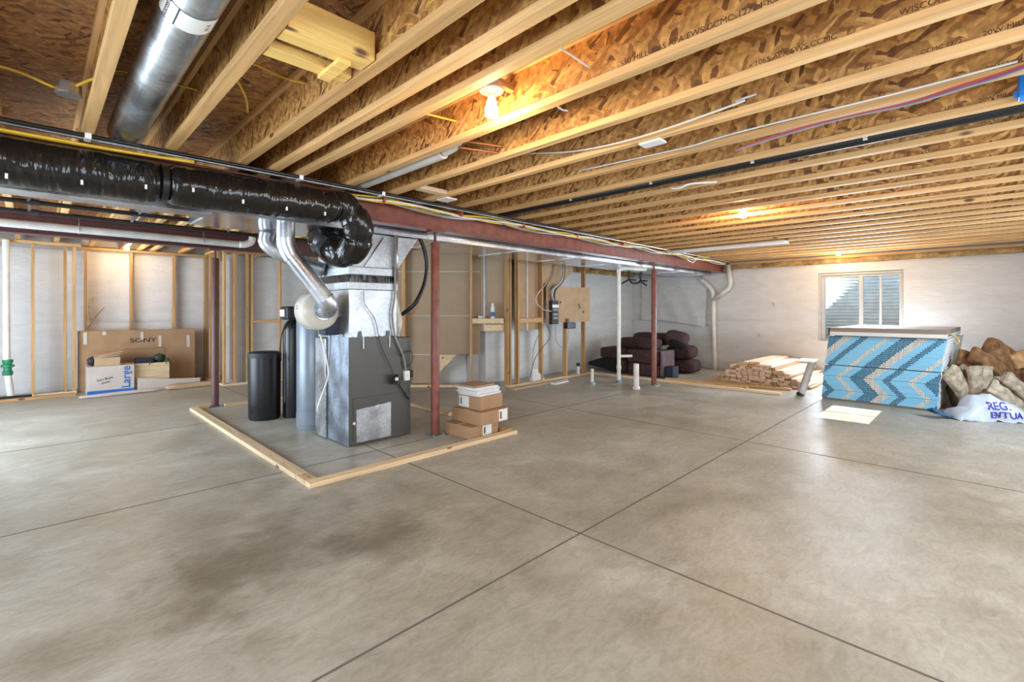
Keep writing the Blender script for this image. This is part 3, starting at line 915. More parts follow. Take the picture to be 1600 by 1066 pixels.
# left stud walls
plank(XL + .02, .47, 10.55, 10.645, 'bottom plate of the far left stud wall', 'wood_light')
tag(MB().box(XL + .02, .52, 10.55, 10.645, JZ - .05, JZ - .005).build('top_plate', M['wood_x'], bevel=.003), 'top plate of the far left stud wall', 'lumber')
stud(-.06, 10.555, 'wall stud between the white pipe and the double studs', z1=JZ - .055)
stud(-.85, 10.555, 'wall stud left of the white pipe', z1=JZ - .055)
stud(-1.65, 10.555, 'wall stud beside the left wall', z1=JZ - .055)
stud(.31, 10.555, 'wall stud, left one of the pair beside the alcove', z1=JZ - .055)
stud(.42, 10.555, 'wall stud, right one of the pair beside the alcove', z1=JZ - .055)
plank(-1.2, .45, 10.3, 10.42, 'grey board lying on the slab before the far left studs', 'wood_x')
tag(MB().tube([(-1.2, 10.36, .06), (-.05, 10.36, .055)], .022, 10).build('drain_pipe', M['black'], smooth=True), 'short black pipe lying on the grey board at far left', 'pipe')
# alcove
tag(MB().box(.5, 2.42, 10.93, 11.02, JZ - .05, JZ - .005).build('top_plate', M['wood_x'], bevel=.003), 'top plate over the alcove studs', 'lumber')
plank(.5, 2.42, 10.93, 11.02, 'bottom plate behind the big cardboard box', 'wood_light')
stud(.58, 10.93, 'alcove stud nearest the left corner', z1=JZ - .055)
stud(1.20, 10.93, 'alcove stud above the left part of the big cardboard box', z1=JZ - .055)
stud(1.84, 10.93, 'alcove stud above the right part of the big cardboard box', z1=JZ - .055)
stud(2.36, 10.93, 'alcove stud in the right corner', z1=JZ - .055)
stud(2.37, 10.2, 'return wall stud at the right side of the alcove', w=.092, dpt=.04)
stud(2.37, 10.6, 'return wall stud deeper inside the alcove', w=.092, dpt=.04)
plank(2.37, 2.46, 9.76, 10.9, 'bottom plate of the alcove return wall', 'wood_lighty')
plank(2.37, 4.2, 9.65, 9.745, 'bottom plate of the stud wall right of the dark maroon post', 'wood_light', 0, .04)
tag(MB().box(2.37, 4.2, 9.65, 9.745, JZ - .05, JZ - .005).build('top_plate', M['wood_x'], bevel=.003), 'top plate right of the dark maroon post', 'lumber')
for xx, lab in ((2.38, 'corner stud just right of the dark maroon post'), (2.55, 'second stud right of the dark maroon post'), (2.76, 'third stud right of the dark maroon post'),
                (2.83, 'fourth stud right of the dark maroon post'), (3.34, 'stud seen behind the galvanised duct'), (3.9, 'stud hidden behind the furnace stack')):
    stud(xx, 9.653, lab, z1=JZ - .055)
tag(MB().box(2.875, 3.335, 9.66, 9.74, 1.14, 1.18).build('shelf_blocking', M['wood_x']), 'horizontal blocking between studs behind the black tanks', 'lumber')
def bk2(s, o, z): return (2.46 + s, 9.85 - o, z)
blanket('white vinyl insulation behind the studs right of the maroon post', bk2, 1.7, 0, 2.4, None, 9)
tag(MB().box(2.5, 2.58, 9.78, 9.82, .1, 2.3).build('plastic_strip', M['white']), 'white plastic strip behind the corner stud', 'strip')

# white standpipe with a green fitting, far left
sp_ = thing('drain_pipe', 'white standpipe with a green valve at far left', 'pipe', (-.30, 10.48, 0))
MB().tube([(-.33, 10.48, 2.44), (-.32, 10.48, .62)], .042, 16).build('upper_pipe', M['pvc'], sp_, smooth=True)
MB().lathe([(.05, .38), (.06, .40), (.06, .44), (.045, .45), (.045, .5), (.075, .51), (.075, .54), (.045, .55), (.06, .58), (.06, .62)], (-.31, 10.48, 0), n=18).build('green_valve', M['green'], sp_, smooth=True)
MB().tube([(-.31, 10.48, .40), (-.27, 10.48, .0)], .042, 16).build('lower_pipe', M['pvc'], sp_, smooth=True)

# ------------------------------------------------------------------ alcove boxes
sb = thing('cardboard_box', 'wide flat television carton leaning in the alcove, printed SONY', 'box', (1.3, 10.55, 0))
MB().box(.49, 2.14, 10.62, 10.80, .0, 1.02).build('carton', M['cardboard'], sb, bevel=.006)
text_mesh('printed_lettering', 'SONY', .105, M['ink'], sb, onY(224, 532, 10.617), (1, 0, 0), (0, 0, 1), wx=1.35, bold=.0012)
for px, w, h, py in ((133, .05, .2, 529), (222, .04, .14, 525), (250, .045, .2, 533), (294, .05, .22, 533), (163, .05, .06, 521)):
    q = onY(px, py, 10.615)
    MB().box(q[0] - w / 2, q[0] + w / 2, 10.612, 10.619, q[2] - h / 2, min(1.018, q[2] + h / 2)).build('tape_strip', M['tape'], sb)
g = MB(); a = onY(192, 545, 10.615); c = onY(258, 543, 10.615)
g.box(a[0], c[0], 10.616, 10.619, c[2] - .003, c[2] + .003).box(c[0] - .003, c[0] + .003, 10.616, 10.619, .3, c[2])
g.build('cut_line', M['ink_brown'], sb)
lb = thing('cardboard_box', 'pale moving carton with the blue word Large on its side', 'box', (.86, 10.1, 0))
MB().box(.57, 1.16, 10.05, 10.5, .0, .465).build('carton', M['cardboard_pale'], lb, bevel=.005)
MB().box(.568, 1.162, 10.046, 10.051, .0, .075).build('blue_stripe', M['blue_ink'], lb)
text_mesh('printed_lettering', 'Large', .165, M['blue_ink'], lb, (1.055, 10.047, .265), (0, 0, 1), (-1, 0, 0), bold=.002)
text_mesh('marker_scribble', 'Girl Boys\nsnow', .055, M['ink'], lb, (.79, 10.047, .23), (.97, 0, .22), (-.22, 0, .97))
MB().box(.95, 1.0, 10.044, 10.05, .38, .465).build('tape_strip', M['tape'], lb)
# flattened cartons on top
tag(MB().box(.66, .98, 10.08, 10.38, .467, .60).build('cardboard_box', M['cardboard_light'], bevel=.004), 'open brown carton lying on the pale moving carton', 'box')
for i in range(3):
    o = MB().box(-.15, .17, -.13, .13, 0, .014).build('flattened_carton', M['cardboard_light'], loc=(0, 0, 0))
    o.location = (.80 + .02 * i, 10.22, .605 + .022 * i); o.rotation_euler = (0, -.06 - .05 * i, .05 * i)
    tag(o, ('flattened carton, lowest of the three on the moving carton', 'flattened carton, middle of the three on the moving carton', 'flattened carton, topmost of the three on the moving carton')[i], 'cardboard')
tag(MB().sell((.63, 10.2, .545), (.10, .14, .15), .9, 18, 12, .02, 20, 2).build('crumpled_bag', M['black_matt'], smooth='all'), 'dark crumpled bag on the left end of the moving carton', 'bag')
cr = thing('wooden_crate', 'yellow wooden crate right of the moving carton', 'crate', (1.42, 10.25, 0))
MB().box(1.17, 1.66, 10.15, 10.17, .0, .46).build('front_panel', M['wood_light'], cr, bevel=.003)
MB().box(1.17, 1.66, 10.48, 10.50, .0, .46).build('rear_panel', M['wood_light'], cr, bevel=.003)
MB().box(1.17, 1.19, 10.172, 10.478, .0, .46).build('side_panel', M['wood_lighty'], cr)
MB().box(1.64, 1.66, 10.172, 10.478, .0, .46).build('side_panel', M['wood_lighty'], cr)
MB().box(1.191, 1.639, 10.172, 10.478, .0, .02).build('bottom_panel', M['wood_light'], cr)
tag(MB().box(1.2, 1.45, 10.2, 10.4, .021, .54).build('speaker_box', M['navy'], bevel=.004), 'dark blue printed box standing in the wooden crate', 'box')
pl = thing('potted_plant', 'small dark green artificial plant spilling from the wooden crate', 'plant', (1.53, 10.28, .02))
MB().sell((1.53, 10.28, .53), (.20, .18, .14), 1, 20, 14, .03, 25, 4).build('foliage', M['leaf'], pl, smooth='all')
for i in range(9):
    g = MB(); a = random.uniform(0, 6.28); q = Vector((1.53 + .08 * math.cos(a), 10.2 + .05 * math.sin(a), .5))
    g.tube([q, q + Vector((.05 * math.cos(a), -.04, .02)), q + Vector((.08 * math.cos(a), -.06, -.07))], .006, 5)
    g.build('tendril', M['leaf'], pl)
MB().lathe([(.05, .021), (.06, .25), (.06, .48)], (1.53, 10.28, 0), n=16).build('pot', M['navy'], pl, smooth=True)
tag(MB().prism([(1.2, .0), (1.66, .0), (2.1, .0), (2.1, .15), (1.7, .17), (1.2, .23)], 10.03, 10.06, 'y').build('flattened_carton', M['cardboard_pale']), 'pale torn carton flap leaning before the wooden crate', 'cardboard')
o = MB().sell((0, 0, .028), (1.05, .07, .05), .6, 30, 10, .012, 14, 5, flat=True).build('wrapped_moulding', M['cardboard_pale'], smooth='all', loc=(0, 0, 0), local=True)
o.location = (.98, 9.86, 0.0); o.rotation_euler = (0, 0, .08)
tag(o, 'long narrow taped cardboard roll on the slab before the moving carton', 'wrapped package')
o = MB().sell((0, 0, .045), (.82, .15, .09), .5, 30, 10, .02, 10, 6, flat=True).build('wrapped_moulding', M['cardboard_light'], smooth='all', loc=(0, 0, 0), local=True)
o.location = (1.98, 9.93, 0.0); o.rotation_euler = (0, 0, .05)
tag(o, 'wider taped cardboard bundle on the slab right of the crate', 'wrapped package')
cable('twig', [(.62, 10.88, 1.05), (.72, 10.86, 1.25), (.84, 10.87, 1.42)], .007, 'copper', 'thin bent copper wire poking up in the alcove', 'wire')
cable('twig', [(.66, 10.88, 1.2), (.64, 10.87, 1.45), (.70, 10.87, 1.6), (.68, 10.87, 1.5)], .007, 'batt_yellow', 'dangling yellow string at the left alcove stud', 'string')

# ------------------------------------------------------------------ furnace and its ducts
fx0, fx1, fy0, fy1 = 2.20, 2.92, 4.46, 5.19
ft = thing('furnace', 'tall grey furnace with shiny coil cabinet, standing inside the floor plates', 'furnace', (2.55, 4.8, 0))
MB().box(fx0, fx1, fy0, fy1, .01, 1.075).build('cabinet', M['furnace'], ft, bevel=.006)
MB().box(fx0 - .004, fx0, fy0 + .003, 4.93, .012, 1.07).build('lit_side_skin', M['furnace_side_lit'], ft)  # left side only, lighter and bluer to carry the daylight
MB().box(fx0 - .03, fx0 - .004, 4.94, fy1, .012, 1.07).build('return_drop', M['galv'], ft, bevel=.003)
MB().box(fx0, 2.74, fy0, fy1, 1.08, 1.58).build('coil_cabinet', M['galv_bright'], ft, bevel=.004)
# ragged grey sealant edge between cabinet and coil box
def rag(u, v):
    x = fx0 - .003 + .545 * u
    top = 1.10 + .012 * noise.noise(Vector((u * 20, 2, 0))) + (.055 if abs(u - .22) < .04 or abs(u - .80) < .04 else 0)
    return (x, fy0 - .004, 1.05 + (top - 1.05) * v)
MB().grid(rag, 60, 2).build('sealant', M['furnace'], ft)
def rag2(u, v):
    top = 1.10 + .012 * noise.noise(Vector((u * 20, 5, 0))) + (.06 if abs(u - .3) < .05 or abs(u - .75) < .05 else 0)
    return (fx0 - .006, fy0 - .004 + .47 * u, 1.05 + (top - 1.05) * v)
MB().grid(rag2, 60, 2).build('sealant', M['furnace_side_lit'], ft)
for px in (567, 608):
    q = onY(px, 545, fy0)
    MB().box(q[0] - .007, q[0] + .007, fy0 - .012, fy0 - .005, .98, 1.10).build('screw_strap', M['galv_dull'], ft)
MB().box(fx0 - .01, 2.75, fy0 - .01, fy1 + .01, 1.581, 1.655).build('steel_band', M['galv_dull'], ft, bevel=.004)
MB().box(fx0 + .012, 2.73, fy0 + .012, fy1 - .01, 1.656, 1.73).build('flexible_collar', M['wrap'], ft)
MB().box(fx0 - .008, 2.75, fy0 - .008, fy1 + .008, 1.731, 1.81).build('steel_band', M['galv_dull'], ft, bevel=.004)
# plenum widening up to the trunk duct
g = MB()
b0 = [(fx0, fy0), (2.75, fy0), (2.75, fy1), (fx0, fy1)]
t0 = [(fx0 - .0, 4.48), (3.02, 4.48), (3.02, 5.19), (fx0, 5.19)]
g.add([(x, y, 1.811) for x, y in b0] + [(x, y, 2.165) for x, y in t0], [(0, 1, 5, 4), (1, 2, 6, 5), (2, 3, 7, 6), (3, 0, 4, 7), (3, 2, 1, 0), (4, 5, 6, 7)])
g.build('plenum', M['galv_bright'], ft, bevel=.004)
g = MB().add([(2.36, fy0 - .008, 1.815), (2.60, fy0 - .008, 1.815), (2.60, fy0 - .002, 2.15)], [(0, 1, 2)])
g.build('plenum_crease', M['galv_bright'], ft, solid=.004)
# door panel and foil patch
a = onY(553, 628, fy0); c = onY(620, 697, fy0)
MB().box(a[0] - .01, c[0] + .06, fy0 - .006, fy0 - .0005, .05, a[2] + .03).build('lower_door', M['furnace'], ft, bevel=.003)
a = onY(557, 641, fy0 - .01); c = onY(611, 681, fy0 - .01)
def foil(u, v):
    x = a[0] + (c[0] - a[0]) * u; z = c[2] + (a[2] + .03 * u - c[2]) * v
    e = .008 * noise.noise(Vector((u * 9, v * 9, 0)))
    if u in (0, 1): x += e
    if v in (0, 1): z += e
    return (x, fy0 - .009 - .003 * noise.noise(Vector((u * 6, v * 6, 4))), z)
MB().grid(foil, 16, 12).build('foil_patch', M['galv_bright'], ft, smooth='all')
q = onY(553, 662, fy0 - .008)
MB().lathe([(.014, 0), (.014, .01)], (q[0], fy0 - .018, q[2]), 'y', 12).build('sticker', M['label'], ft)
q = onY(633, 586, fy0)
sw = MB().box(q[0] - .03, q[0] + .03, fy0 - .05, fy0 - .002, q[2] - .055, q[2] + .05).build('switch_box', M['label'], ft, bevel=.004)
text_mesh('switch_print', 'E N', .02, M['ink'], sw, (q[0], fy0 - .051, q[2]), (0, 0, 1), (-1, 0, 0))
MB().box(q[0] + .045, q[0] + .075, fy0 - .04, fy0 - .002, q[2] - .03, q[2] + .05).build('side_plug', M['black'], ft, bevel=.004)
q = onY(613, 592, fy0)
g = MB()
for i in range(5):
    rr = .035 + .006 * i
    g.tube([(q[0] + rr * math.cos(t * .5), fy0 - .03 - .008 * i, q[2] + rr * .9 * math.sin(t * .5 + i)) for t in range(12)], .006, 6)
g.build('wire_coil', M['black'], ft, smooth='all')
MB().box(q[0] - .008, q[0] + .028, fy0 - .075, fy0 - .07, q[2] - .012, q[2] + .02).build('tag', M['label'], ft)
def fpt(px, py, dy=.03):
    return onY(px, py, fy0 - dy)
g = MB().tube(curve_pts([fpt(568, 455), fpt(570, 475), fpt(586, 500), fpt(595, 540), fpt(610, 572), fpt(616, 590)], 8), .004, 6)
g.build('thermostat_wire', M['black'], ft, smooth='all')
g = MB().tube(curve_pts([fpt(618, 594), fpt(630, 610), fpt(639, 624)], 8), .009, 8)
g.build('drop_cord', M['black'], ft, smooth='all')
g = MB().tube(curve_pts([fpt(634, 578), fpt(630, 556), fpt(623, 540), fpt(616, 520), fpt(613, 490), fpt(617, 455), fpt(617, 365)], 8), .011, 8)
g.build('supply_cable', M['grey_cable'], ft, smooth='all')
g = MB().tube([fpt(620, 440, .02), fpt(620, 360, .02)], .014, 10)
g.build('conduit', M['galv'], ft, smooth='all')
g = MB().tube(curve_pts([fpt(624, 545), fpt(625, 556), fpt(640, 548), fpt(645, 560), fpt(638, 572), fpt(629, 566)], 8), .004, 6)
g.build('wire_loop', M['black'], ft, smooth='all')
pu = thing('exhaust_pipe', 'short white cloth-wrapped pipe rising at the right of the furnace', 'pipe', (2.82, 4.6, 1.08))
MB().tube(curve_pts([(2.83, 4.62, 1.08), (2.86, 4.62, 1.25), (2.82, 4.62, 1.42), (2.78, 4.62, 1.55)], 6), .045, 14).build('wrapped_pipe', M['pvc'], pu, smooth='all')
MB().lathe([(.05, 1.10), (.055, 1.12), (.055, 1.17), (.05, 1.19)], (2.83, 4.62, 0), n=16).build('clamp', M['pvc_grey'], pu, smooth=True)
# thick black line set curving to the right of the furnace
P1 = [onY(635, 362, 4.5), onY(655, 372, 4.5), onY(666, 405, 4.5), onY(664, 440, 4.5), onY(650, 472, 4.5), onY(634, 487, 4.6), onY(625, 493, 4.7)]
cable('refrigerant_hose', P1, .022, 'black', 'thick black insulated hose curving down beside the furnace', 'hose', 8, 12)
P1 = [onY(663, 440, 4.52), onY(652, 478, 4.52), onY(637, 501, 4.55)]
cable('copper_line', P1, .006, 'copper', 'thin copper line below the thick black hose', 'pipe')
tag(MB().box(2.92, 3.0, 4.6, 4.68, .0, .0).build('dummy', M['black']), 'x', 'x') if False else None

# trunk duct
tr = thing('trunk_duct', 'long flat galvanised trunk duct under the joists behind the red beam', 'duct', (6, 4.8, 2.17))
tg = MB().box(1.0, 10.95, 4.40, 5.22, 2.17, 2.46)
tg.build('duct_body', M['galv_mirror'], tr, bevel=.004)
for xx in (1.02, 3.4, 4.6, 5.8, 7.0, 8.2, 9.4, 10.6):
    MB().box(xx - .008, xx + .008, 4.39, 5.23, 2.164, 2.17).build('seam_cleat', M['galv'], tr)
MB().box(1.0, 10.9, 4.385, 4.40, 2.165, 2.2).build('edge_flange', M['galv_bright'], tr)
tag(MB().box(XL + .05, 1.0, 4.36, 4.58, 2.14, 2.40).build('branch_duct', M['galv'], bevel=.004), 'narrow galvanised duct at upper left behind the black wrapped duct', 'duct')
for (px, py, dxx) in ((560, 385, 0),):
    pass
tag(MB().add([onY(545, 395, 4.95), onY(560, 402, 4.95), onY(520, 352, 4.6), onY(498, 346, 4.6)], [(0, 1, 2, 3)]).build('duct_elbow', M['galv'], solid=.02), 'blue-grey sheet metal diagonal behind the black elbow', 'duct')

# black wrapped flexible duct
def wrapr(i, a):
    x = i * .02
    pin = 1.0
    return pin * (1 + .05 * noise.noise(Vector((i * .10, math.cos(a) * 1.6, math.sin(a) * 1.6))) + .03 * noise.noise(Vector((i * .5, a * 2.2, 3))))
pts = []; rad = []
x = XL + .1
pin_x = [-.55, -.08, .55, 1.0, 1.62]
while x < 1.80:
    pts.append((x, 4.0 + .015 * math.sin(x * 3), 2.235 + .03 * (x + .2) / 2))
    r = .142
    for pxx, dep in zip((-.45, .62, 1.72), (.018, .04, .02)):
        r -= dep * math.exp(-((x - pxx) / .035) ** 2)
    rad.append(r); x += .015
bend = curve_pts([(1.80, 4.0, 2.26), onY(535, 322, 3.98), onY(556, 345, 3.97), onY(560, 372, 4.02), onY(545, 394, 4.14), onY(522, 392, 4.32), onY(508, 380, 4.54), onY(502, 372, 4.80)], 9)
n0 = len(pts)
for j, p in enumerate(bend):
    pts.append(tuple(p)); rad.append(.126 + .012 * min(1, j / 40) - .014 * (math.sin(j * .55) > .6))
bd = thing('insulated_duct', 'black plastic wrapped round duct at upper left bending down to the furnace', 'duct', (0, 4.0, 2.1))
MB().tube(pts, rad, 30, True, wrapr).build('wrap', M['wrap'], bd, smooth='all')
for xx in (-.45, .62, 1.72):
    g = MB().tube([(xx - .018, 4.0, 2.235 + .03 * (xx + .2) / 2), (xx + .018, 4.0, 2.235 + .03 * (xx + .2) / 2)], .128, 30)
    g.build('tie_strap', M['black'], bd, smooth=True)
for (px, py) in ((10, 275), (128, 285), (228, 292), (302, 297), (380, 315), (448, 326), (508, 334)):
    q = onY(px, py, 3.868)
    MB().box(q[0] - .006, q[0] + .006, 3.862, 3.866 + .01, q[2] - .014, q[2] + .014).build('staple_tab', M['label'], bd)

# galvanised pipe down to the white fan
fp = thing('galvanised_pipe', 'round galvanised pipe dropping diagonally from the trunk duct to the white fan', 'duct', (1.7, 4.5, 1.4))
MB().tube([(1.61, 4.5, 2.175), (1.61, 4.5, 2.02)], .078, 24).build('collar', M['galv_bright'], fp, smooth=True)
MB().tube([(1.61, 4.5, 2.03), (1.615, 4.5, 1.97), (1.64, 4.495, 1.90), (1.665, 4.49, 1.86)], .081, 24).build('upper_elbow', M['galv'], fp, smooth=True)
MB().tube([(1.655, 4.49, 1.875), (1.94, 4.38, 1.46)], .078, 24).build('pipe', M['galv_dull'], fp, smooth=True)
MB().tube([(1.925, 4.385, 1.48), (1.955, 4.38, 1.43), (1.975, 4.40, 1.395), (1.985, 4.46, 1.375), (1.985, 4.53, 1.37)], .082, 24).build('lower_elbow', M['galv'], fp, smooth=True)
for p, q in (((1.66, 4.488, 1.868), (1.668, 4.485, 1.857)), ((1.925, 4.386, 1.482), (1.932, 4.383, 1.472))):
    MB().tube([p, q], .085, 24).build('pipe_bead', M['galv_bright'], fp, smooth=True)
fan = thing('inline_fan', 'round cream plastic fan on the left side of the furnace', 'fan', (1.98, 4.7, 1.2))
MB().lathe([(.10, 0), (.13, .015), (.172, .03), (.185, .05), (.19, .08), (.19, .22), (.175, .25), (.10, .26)], (1.975, 4.55, 1.365), 'y', 40).build('housing', M['white_gloss'], fan, smooth=True)
MB().lathe([(.088, -.02), (.092, .0), (.092, .03)], (1.975, 4.55, 1.365), 'y', 32).build('inlet_ring', M['galv'], fan, smooth=True)
g = MB().box(1.845, 1.865, 4.548, 4.575, 1.385, 1.41)
text_mesh('maker_label', 'III\nIII', .025, M['ink'], fan, (1.785, 4.70, 1.40), (0, -1, 0), (0, 0, 1))
MB().box(2.02, 2.17, 4.60, 4.76, 1.12, 1.30).build('mounting_bracket', M['navy'], fan, bevel=.01)
dp = thing('galvanised_elbow', 'galvanised elbow pipe behind the diagonal pipe, curving from the trunk duct', 'duct', (1.75, 5.15, 2.0))
MB().tube(curve_pts([(1.66, 5.13, 2.168), (1.65, 5.13, 2.05), (1.78, 5.10, 1.95), (2.0, 5.05, 1.86), (2.18, 5.0, 1.80)], 4), .075, 20).build('pipe', M['galv_bright'], dp, smooth='all')
tag(MB().tube([(1.80, 4.98, 1.56), (1.92, 4.95, 1.46)], .04, 14).build('duct_stub', M['galv_bright'], smooth=True), 'small bright metal stub left of the diagonal pipe', 'duct') if False else None
# condensate tubing hanging under the fan
cable('condensate_tube', [(2.02, 4.72, 1.13), (2.06, 4.70, .95), (2.10, 4.70, .74), (2.06, 4.68, .62), (1.99, 4.70, .40), (2.02, 4.74, .33)], .009, 'pvc', 'clear tube hanging below the cream fan, left strand', 'hose')
cable('condensate_tube', [(2.13, 4.72, 1.12), (2.11, 4.70, .9), (2.09, 4.72, .70), (2.04, 4.74, .55)], .007, 'grey_cable', 'thin tube hanging below the cream fan, right strand', 'hose')

# tanks
wt = thing('water_tank', 'tall slate grey cylinder tank just left of the furnace', 'tank', (2.36, 5.56, 0))
wt.location = (2.33, 5.56, 0)
MB().lathe([(.205, .0), (.21, .02), (.21, 1.40), (.19, 1.44), (.05, 1.47)], (2.33, 5.56, 0), n=48).build('shell', M['tank_grey'], wt, smooth=True)
MB().lathe([(.213, .06), (.213, .20)], (2.33, 5.56, 0), n=48).build('lower_band', M['tank_grey'], wt, smooth=True)
st = thing('water_softener', 'slim black softener tank with a valve head', 'tank', (2.35, 6.30, 0))
MB().lathe([(.12, .0), (.125, .02), (.125, 1.12), (.11, 1.19), (.07, 1.235), (.03, 1.25)], (2.35, 6.30, 0), n=36).build('tank_body', M['black'], st, smooth=True)
hd = MB().box(2.20, 2.40, 6.10, 6.36, 1.25, 1.42).build('valve_head', M['black_matt'], st, bevel=.03)
MB().box(2.18, 2.199, 6.16, 6.30, 1.29, 1.38).build('display_panel', M['label'], hd, bevel=.01)
MB().tube(curve_pts([(2.30, 6.12, 1.27), (2.16, 6.12, 1.12), (2.13, 6.14, .9), (2.17, 6.22, .74)], 8), .009, 8).build('brine_tube', M['black'], st, smooth='all')
MB().box(2.224, 2.23, 6.255, 6.27, .2, 1.15).build('label_stripe', M['grey_cable'], st)
bt_ = thing('brine_tank', 'wide low black brine tank left of the softener', 'tank', (2.05, 6.45, 0))
MB().lathe([(.172, .0), (.185, .03), (.188, .5), (.19, .79)], (2.05, 6.45, 0), n=48).build('tub', M['black'], bt_, smooth=True)
MB().lathe([(.194, .775), (.196, .80), (.19, .835), (.16, .845), (.02, .85)], (2.05, 6.45, 0), n=48).build('lid', M['black_matt'], bt_, smooth=True)

# ------------------------------------------------------------------ boxes beside the red post
def carton(cx, cy, sx, sy, z0, z1, rz, label, labels):
    t = thing('cardboard_box', label, 'box', (cx, cy, z0), rz)
    MB().box(-sx / 2, sx / 2, -sy / 2, sy / 2, 0, z1 - z0).build('carton', M['cardboard'], t, bevel=.004, local=True)
    MB().box(-sx / 2 - .001, sx / 2 + .001, -.02, .02, z1 - z0 - .001, z1 - z0 + .0008).build('tape_strip', M['tape'], t, local=True)
    for side, u0, u1, w0, w1 in labels:
        g = MB()
        h = z1 - z0
        if side == 'f': g.box(-sx / 2 + sx * u0, -sx / 2 + sx * u1, -sy / 2 - .0015, -sy / 2, h * w0, h * w1)
        else: g.box(-sx / 2 - .0015, -sx / 2, sy / 2 - sy * u0, sy / 2 - sy * u1, h * w0, h * w1)
        L = g.build('shipping_label', M['label'], t, local=True)
        g = MB()
        for k2 in range(4):
            uu = u0 + (u1 - u0) * (.12 + .05 * k2)
            if side == 'f': g.box(-sx / 2 + sx * uu, -sx / 2 + sx * (uu + .012), -sy / 2 - .0022, -sy / 2 - .0016, h * (w0 + .15), h * (w1 - .15))
            else: g.box(-sx / 2 - .0022, -sx / 2 - .0016, sy / 2 - sy * uu, sy / 2 - sy * (uu + .012), h * (w0 + .15), h * (w1 - .15))
        g.build('bar_code', M['ink'], L, local=True)
    return t
carton(3.43, 4.03, .42, .42, .002, .133, .06, 'brown carton at the bottom of the stack by the red post', [('f', .42, .75, .08, .92)])
carton(3.54, 4.01, .42, .48, .135, .278, .02, 'brown carton in the middle of the stack, biggest shipping label at right', [('f', .65, .96, .08, .95)])
carton(3.56, 4.03, .35, .36, .280, .43, .06, 'small brown carton holding the white tiles, third in the stack', [('s', .05, .5, .1, .9)])
tl = None
for i in range(7):
    o = MB().box(-.175, .175, -.165, .165, 0, .0118).build('white_tile', M['white'], loc=(0, 0, 0), local=True, bevel=.0015)
    o.location = (3.555 - .004 * i + random.uniform(-.016, .016), 4.02 + .006 * i + random.uniform(-.012, .012), .431 + .0135 * i)
    o.rotation_euler = (0, 0, .07 + random.uniform(-.04, .04))
    tag(o, 'white grooved plank in the neat pile on the top carton, %s from below' % ORD[i], 'plank', 'white planks on the cartons')
o = MB().box(-.16, .16, -.16, .16, 0, .008).build('board_offcut', M['cardboard_light'], loc=(0, 0, 0), local=True)
o.location = (3.535, 4.09, .527); o.rotation_euler = (0, 0, .09)
tag(o, 'thin brown board lying on top of the white planks', 'board')

# ------------------------------------------------------------------ plumbing
vp = thing('vent_pipe', 'tall white vent pipe standing on the slab between two short stubs', 'pipe', (7.80, 4.87, 0))
MB().tube([(7.80, 4.87, .0), (7.80, 4.87, 2.10)], .036, 18).build('riser', M['pvc'], vp, smooth=True)
MB().tube(curve_pts([(7.80, 4.87, 2.08), (7.81, 4.87, 2.14), (7.92, 4.80, 2.17), (8.1, 4.7, 2.16)], 5), .038, 16).build('elbow', M['pvc'], vp, smooth='all')
MB().tube([(8.08, 4.71, 2.16), (8.32, 4.6, 2.16)], .038, 16).build('arm', M['pvc'], vp, smooth=True)
MB().lathe([(.055, 0), (.055, .035), (.04, .05)], (7.80, 4.87, 0), n=16).build('floor_collar', M['blueplate'], vp, smooth=True)
MB().tube([(7.83, 4.85, .50), (8.02, 4.72, .50)], .026, 14).build('side_stub', M['pvc'], vp, smooth=True)
MB().lathe([(.046, .26), (.046, .32)], (7.80, 4.87, 0), n=16).build('coupling', M['pvc'], vp, smooth=True)
tb = thing('pipe_stub', 'thick white pipe stub rising from the slab beside the vent pipe', 'pipe', (7.38, 4.26, 0))
MB().lathe([(.047, .0), (.047, .44), (.042, .44), (.042, .40)], (7.38, 4.26, 0), n=20).build('pipe', M['pvc'], tb, smooth=True)
MB().lathe([(.065, 0), (.065, .03), (.05, .05)], (7.38, 4.26, 0), n=20).build('floor_collar', M['gyp_front'], tb, smooth=True)
tb = thing('pipe_stub', 'thin short white pipe stub at the left of the vent pipe', 'pipe', (7.25, 5.09, 0))
MB().lathe([(.028, .0), (.028, .29), (.024, .29)], (7.25, 5.09, 0), n=16).build('pipe', M['pvc'], tb, smooth=True)
MB().lathe([(.06, 0), (.06, .03), (.045, .05)], (7.25, 5.09, 0), n=16).build('floor_collar', M['blueplate'], tb, smooth=True)
gb = thing('spray_can', 'white can with a black cap standing on the stud wall plate', 'spray can', (8.02, 5.985, .04))
MB().lathe([(.034, .041), (.034, .20)], (8.02, 5.985, 0), n=16).build('can', M['white'], gb, smooth=True)
MB().lathe([(.036, .20), (.036, .27)], (8.02, 5.985, 0), n=16).build('cap', M['black'], gb, smooth=True)
wp = thing('drain_pipe', 'white forked drain pipe climbing the window wall', 'pipe', (11.14, 4.4, 0))
MB().tube(curve_pts([(11.12, 4.38, 0), (11.12, 4.39, .3), (11.14, 4.41, .5), (11.14, 4.42, 1.0), (11.14, 4.43, 1.6)], 5), .052, 16).build('main_stack', M['pvc'], wp, smooth='all')
MB().tube([(11.14, 4.43, 1.58), (11.14, 4.44, 1.80), (11.14, 4.52, 1.92), (11.14, 4.84, 2.22)], .05, 16).build('left_branch', M['pvc'], wp, smooth='all')
MB().tube([(11.13, 4.42, 1.62), (11.12, 4.07, 1.88), (11.12, 4.04, 1.98), (11.12, 4.09, 2.40)], .05, 16).build('right_branch', M['pvc'], wp, smooth='all')
MB().lathe([(.062, .28), (.062, .38)], (11.12, 4.39, 0), n=16).build('coupling', M['pvc'], wp, smooth=True)
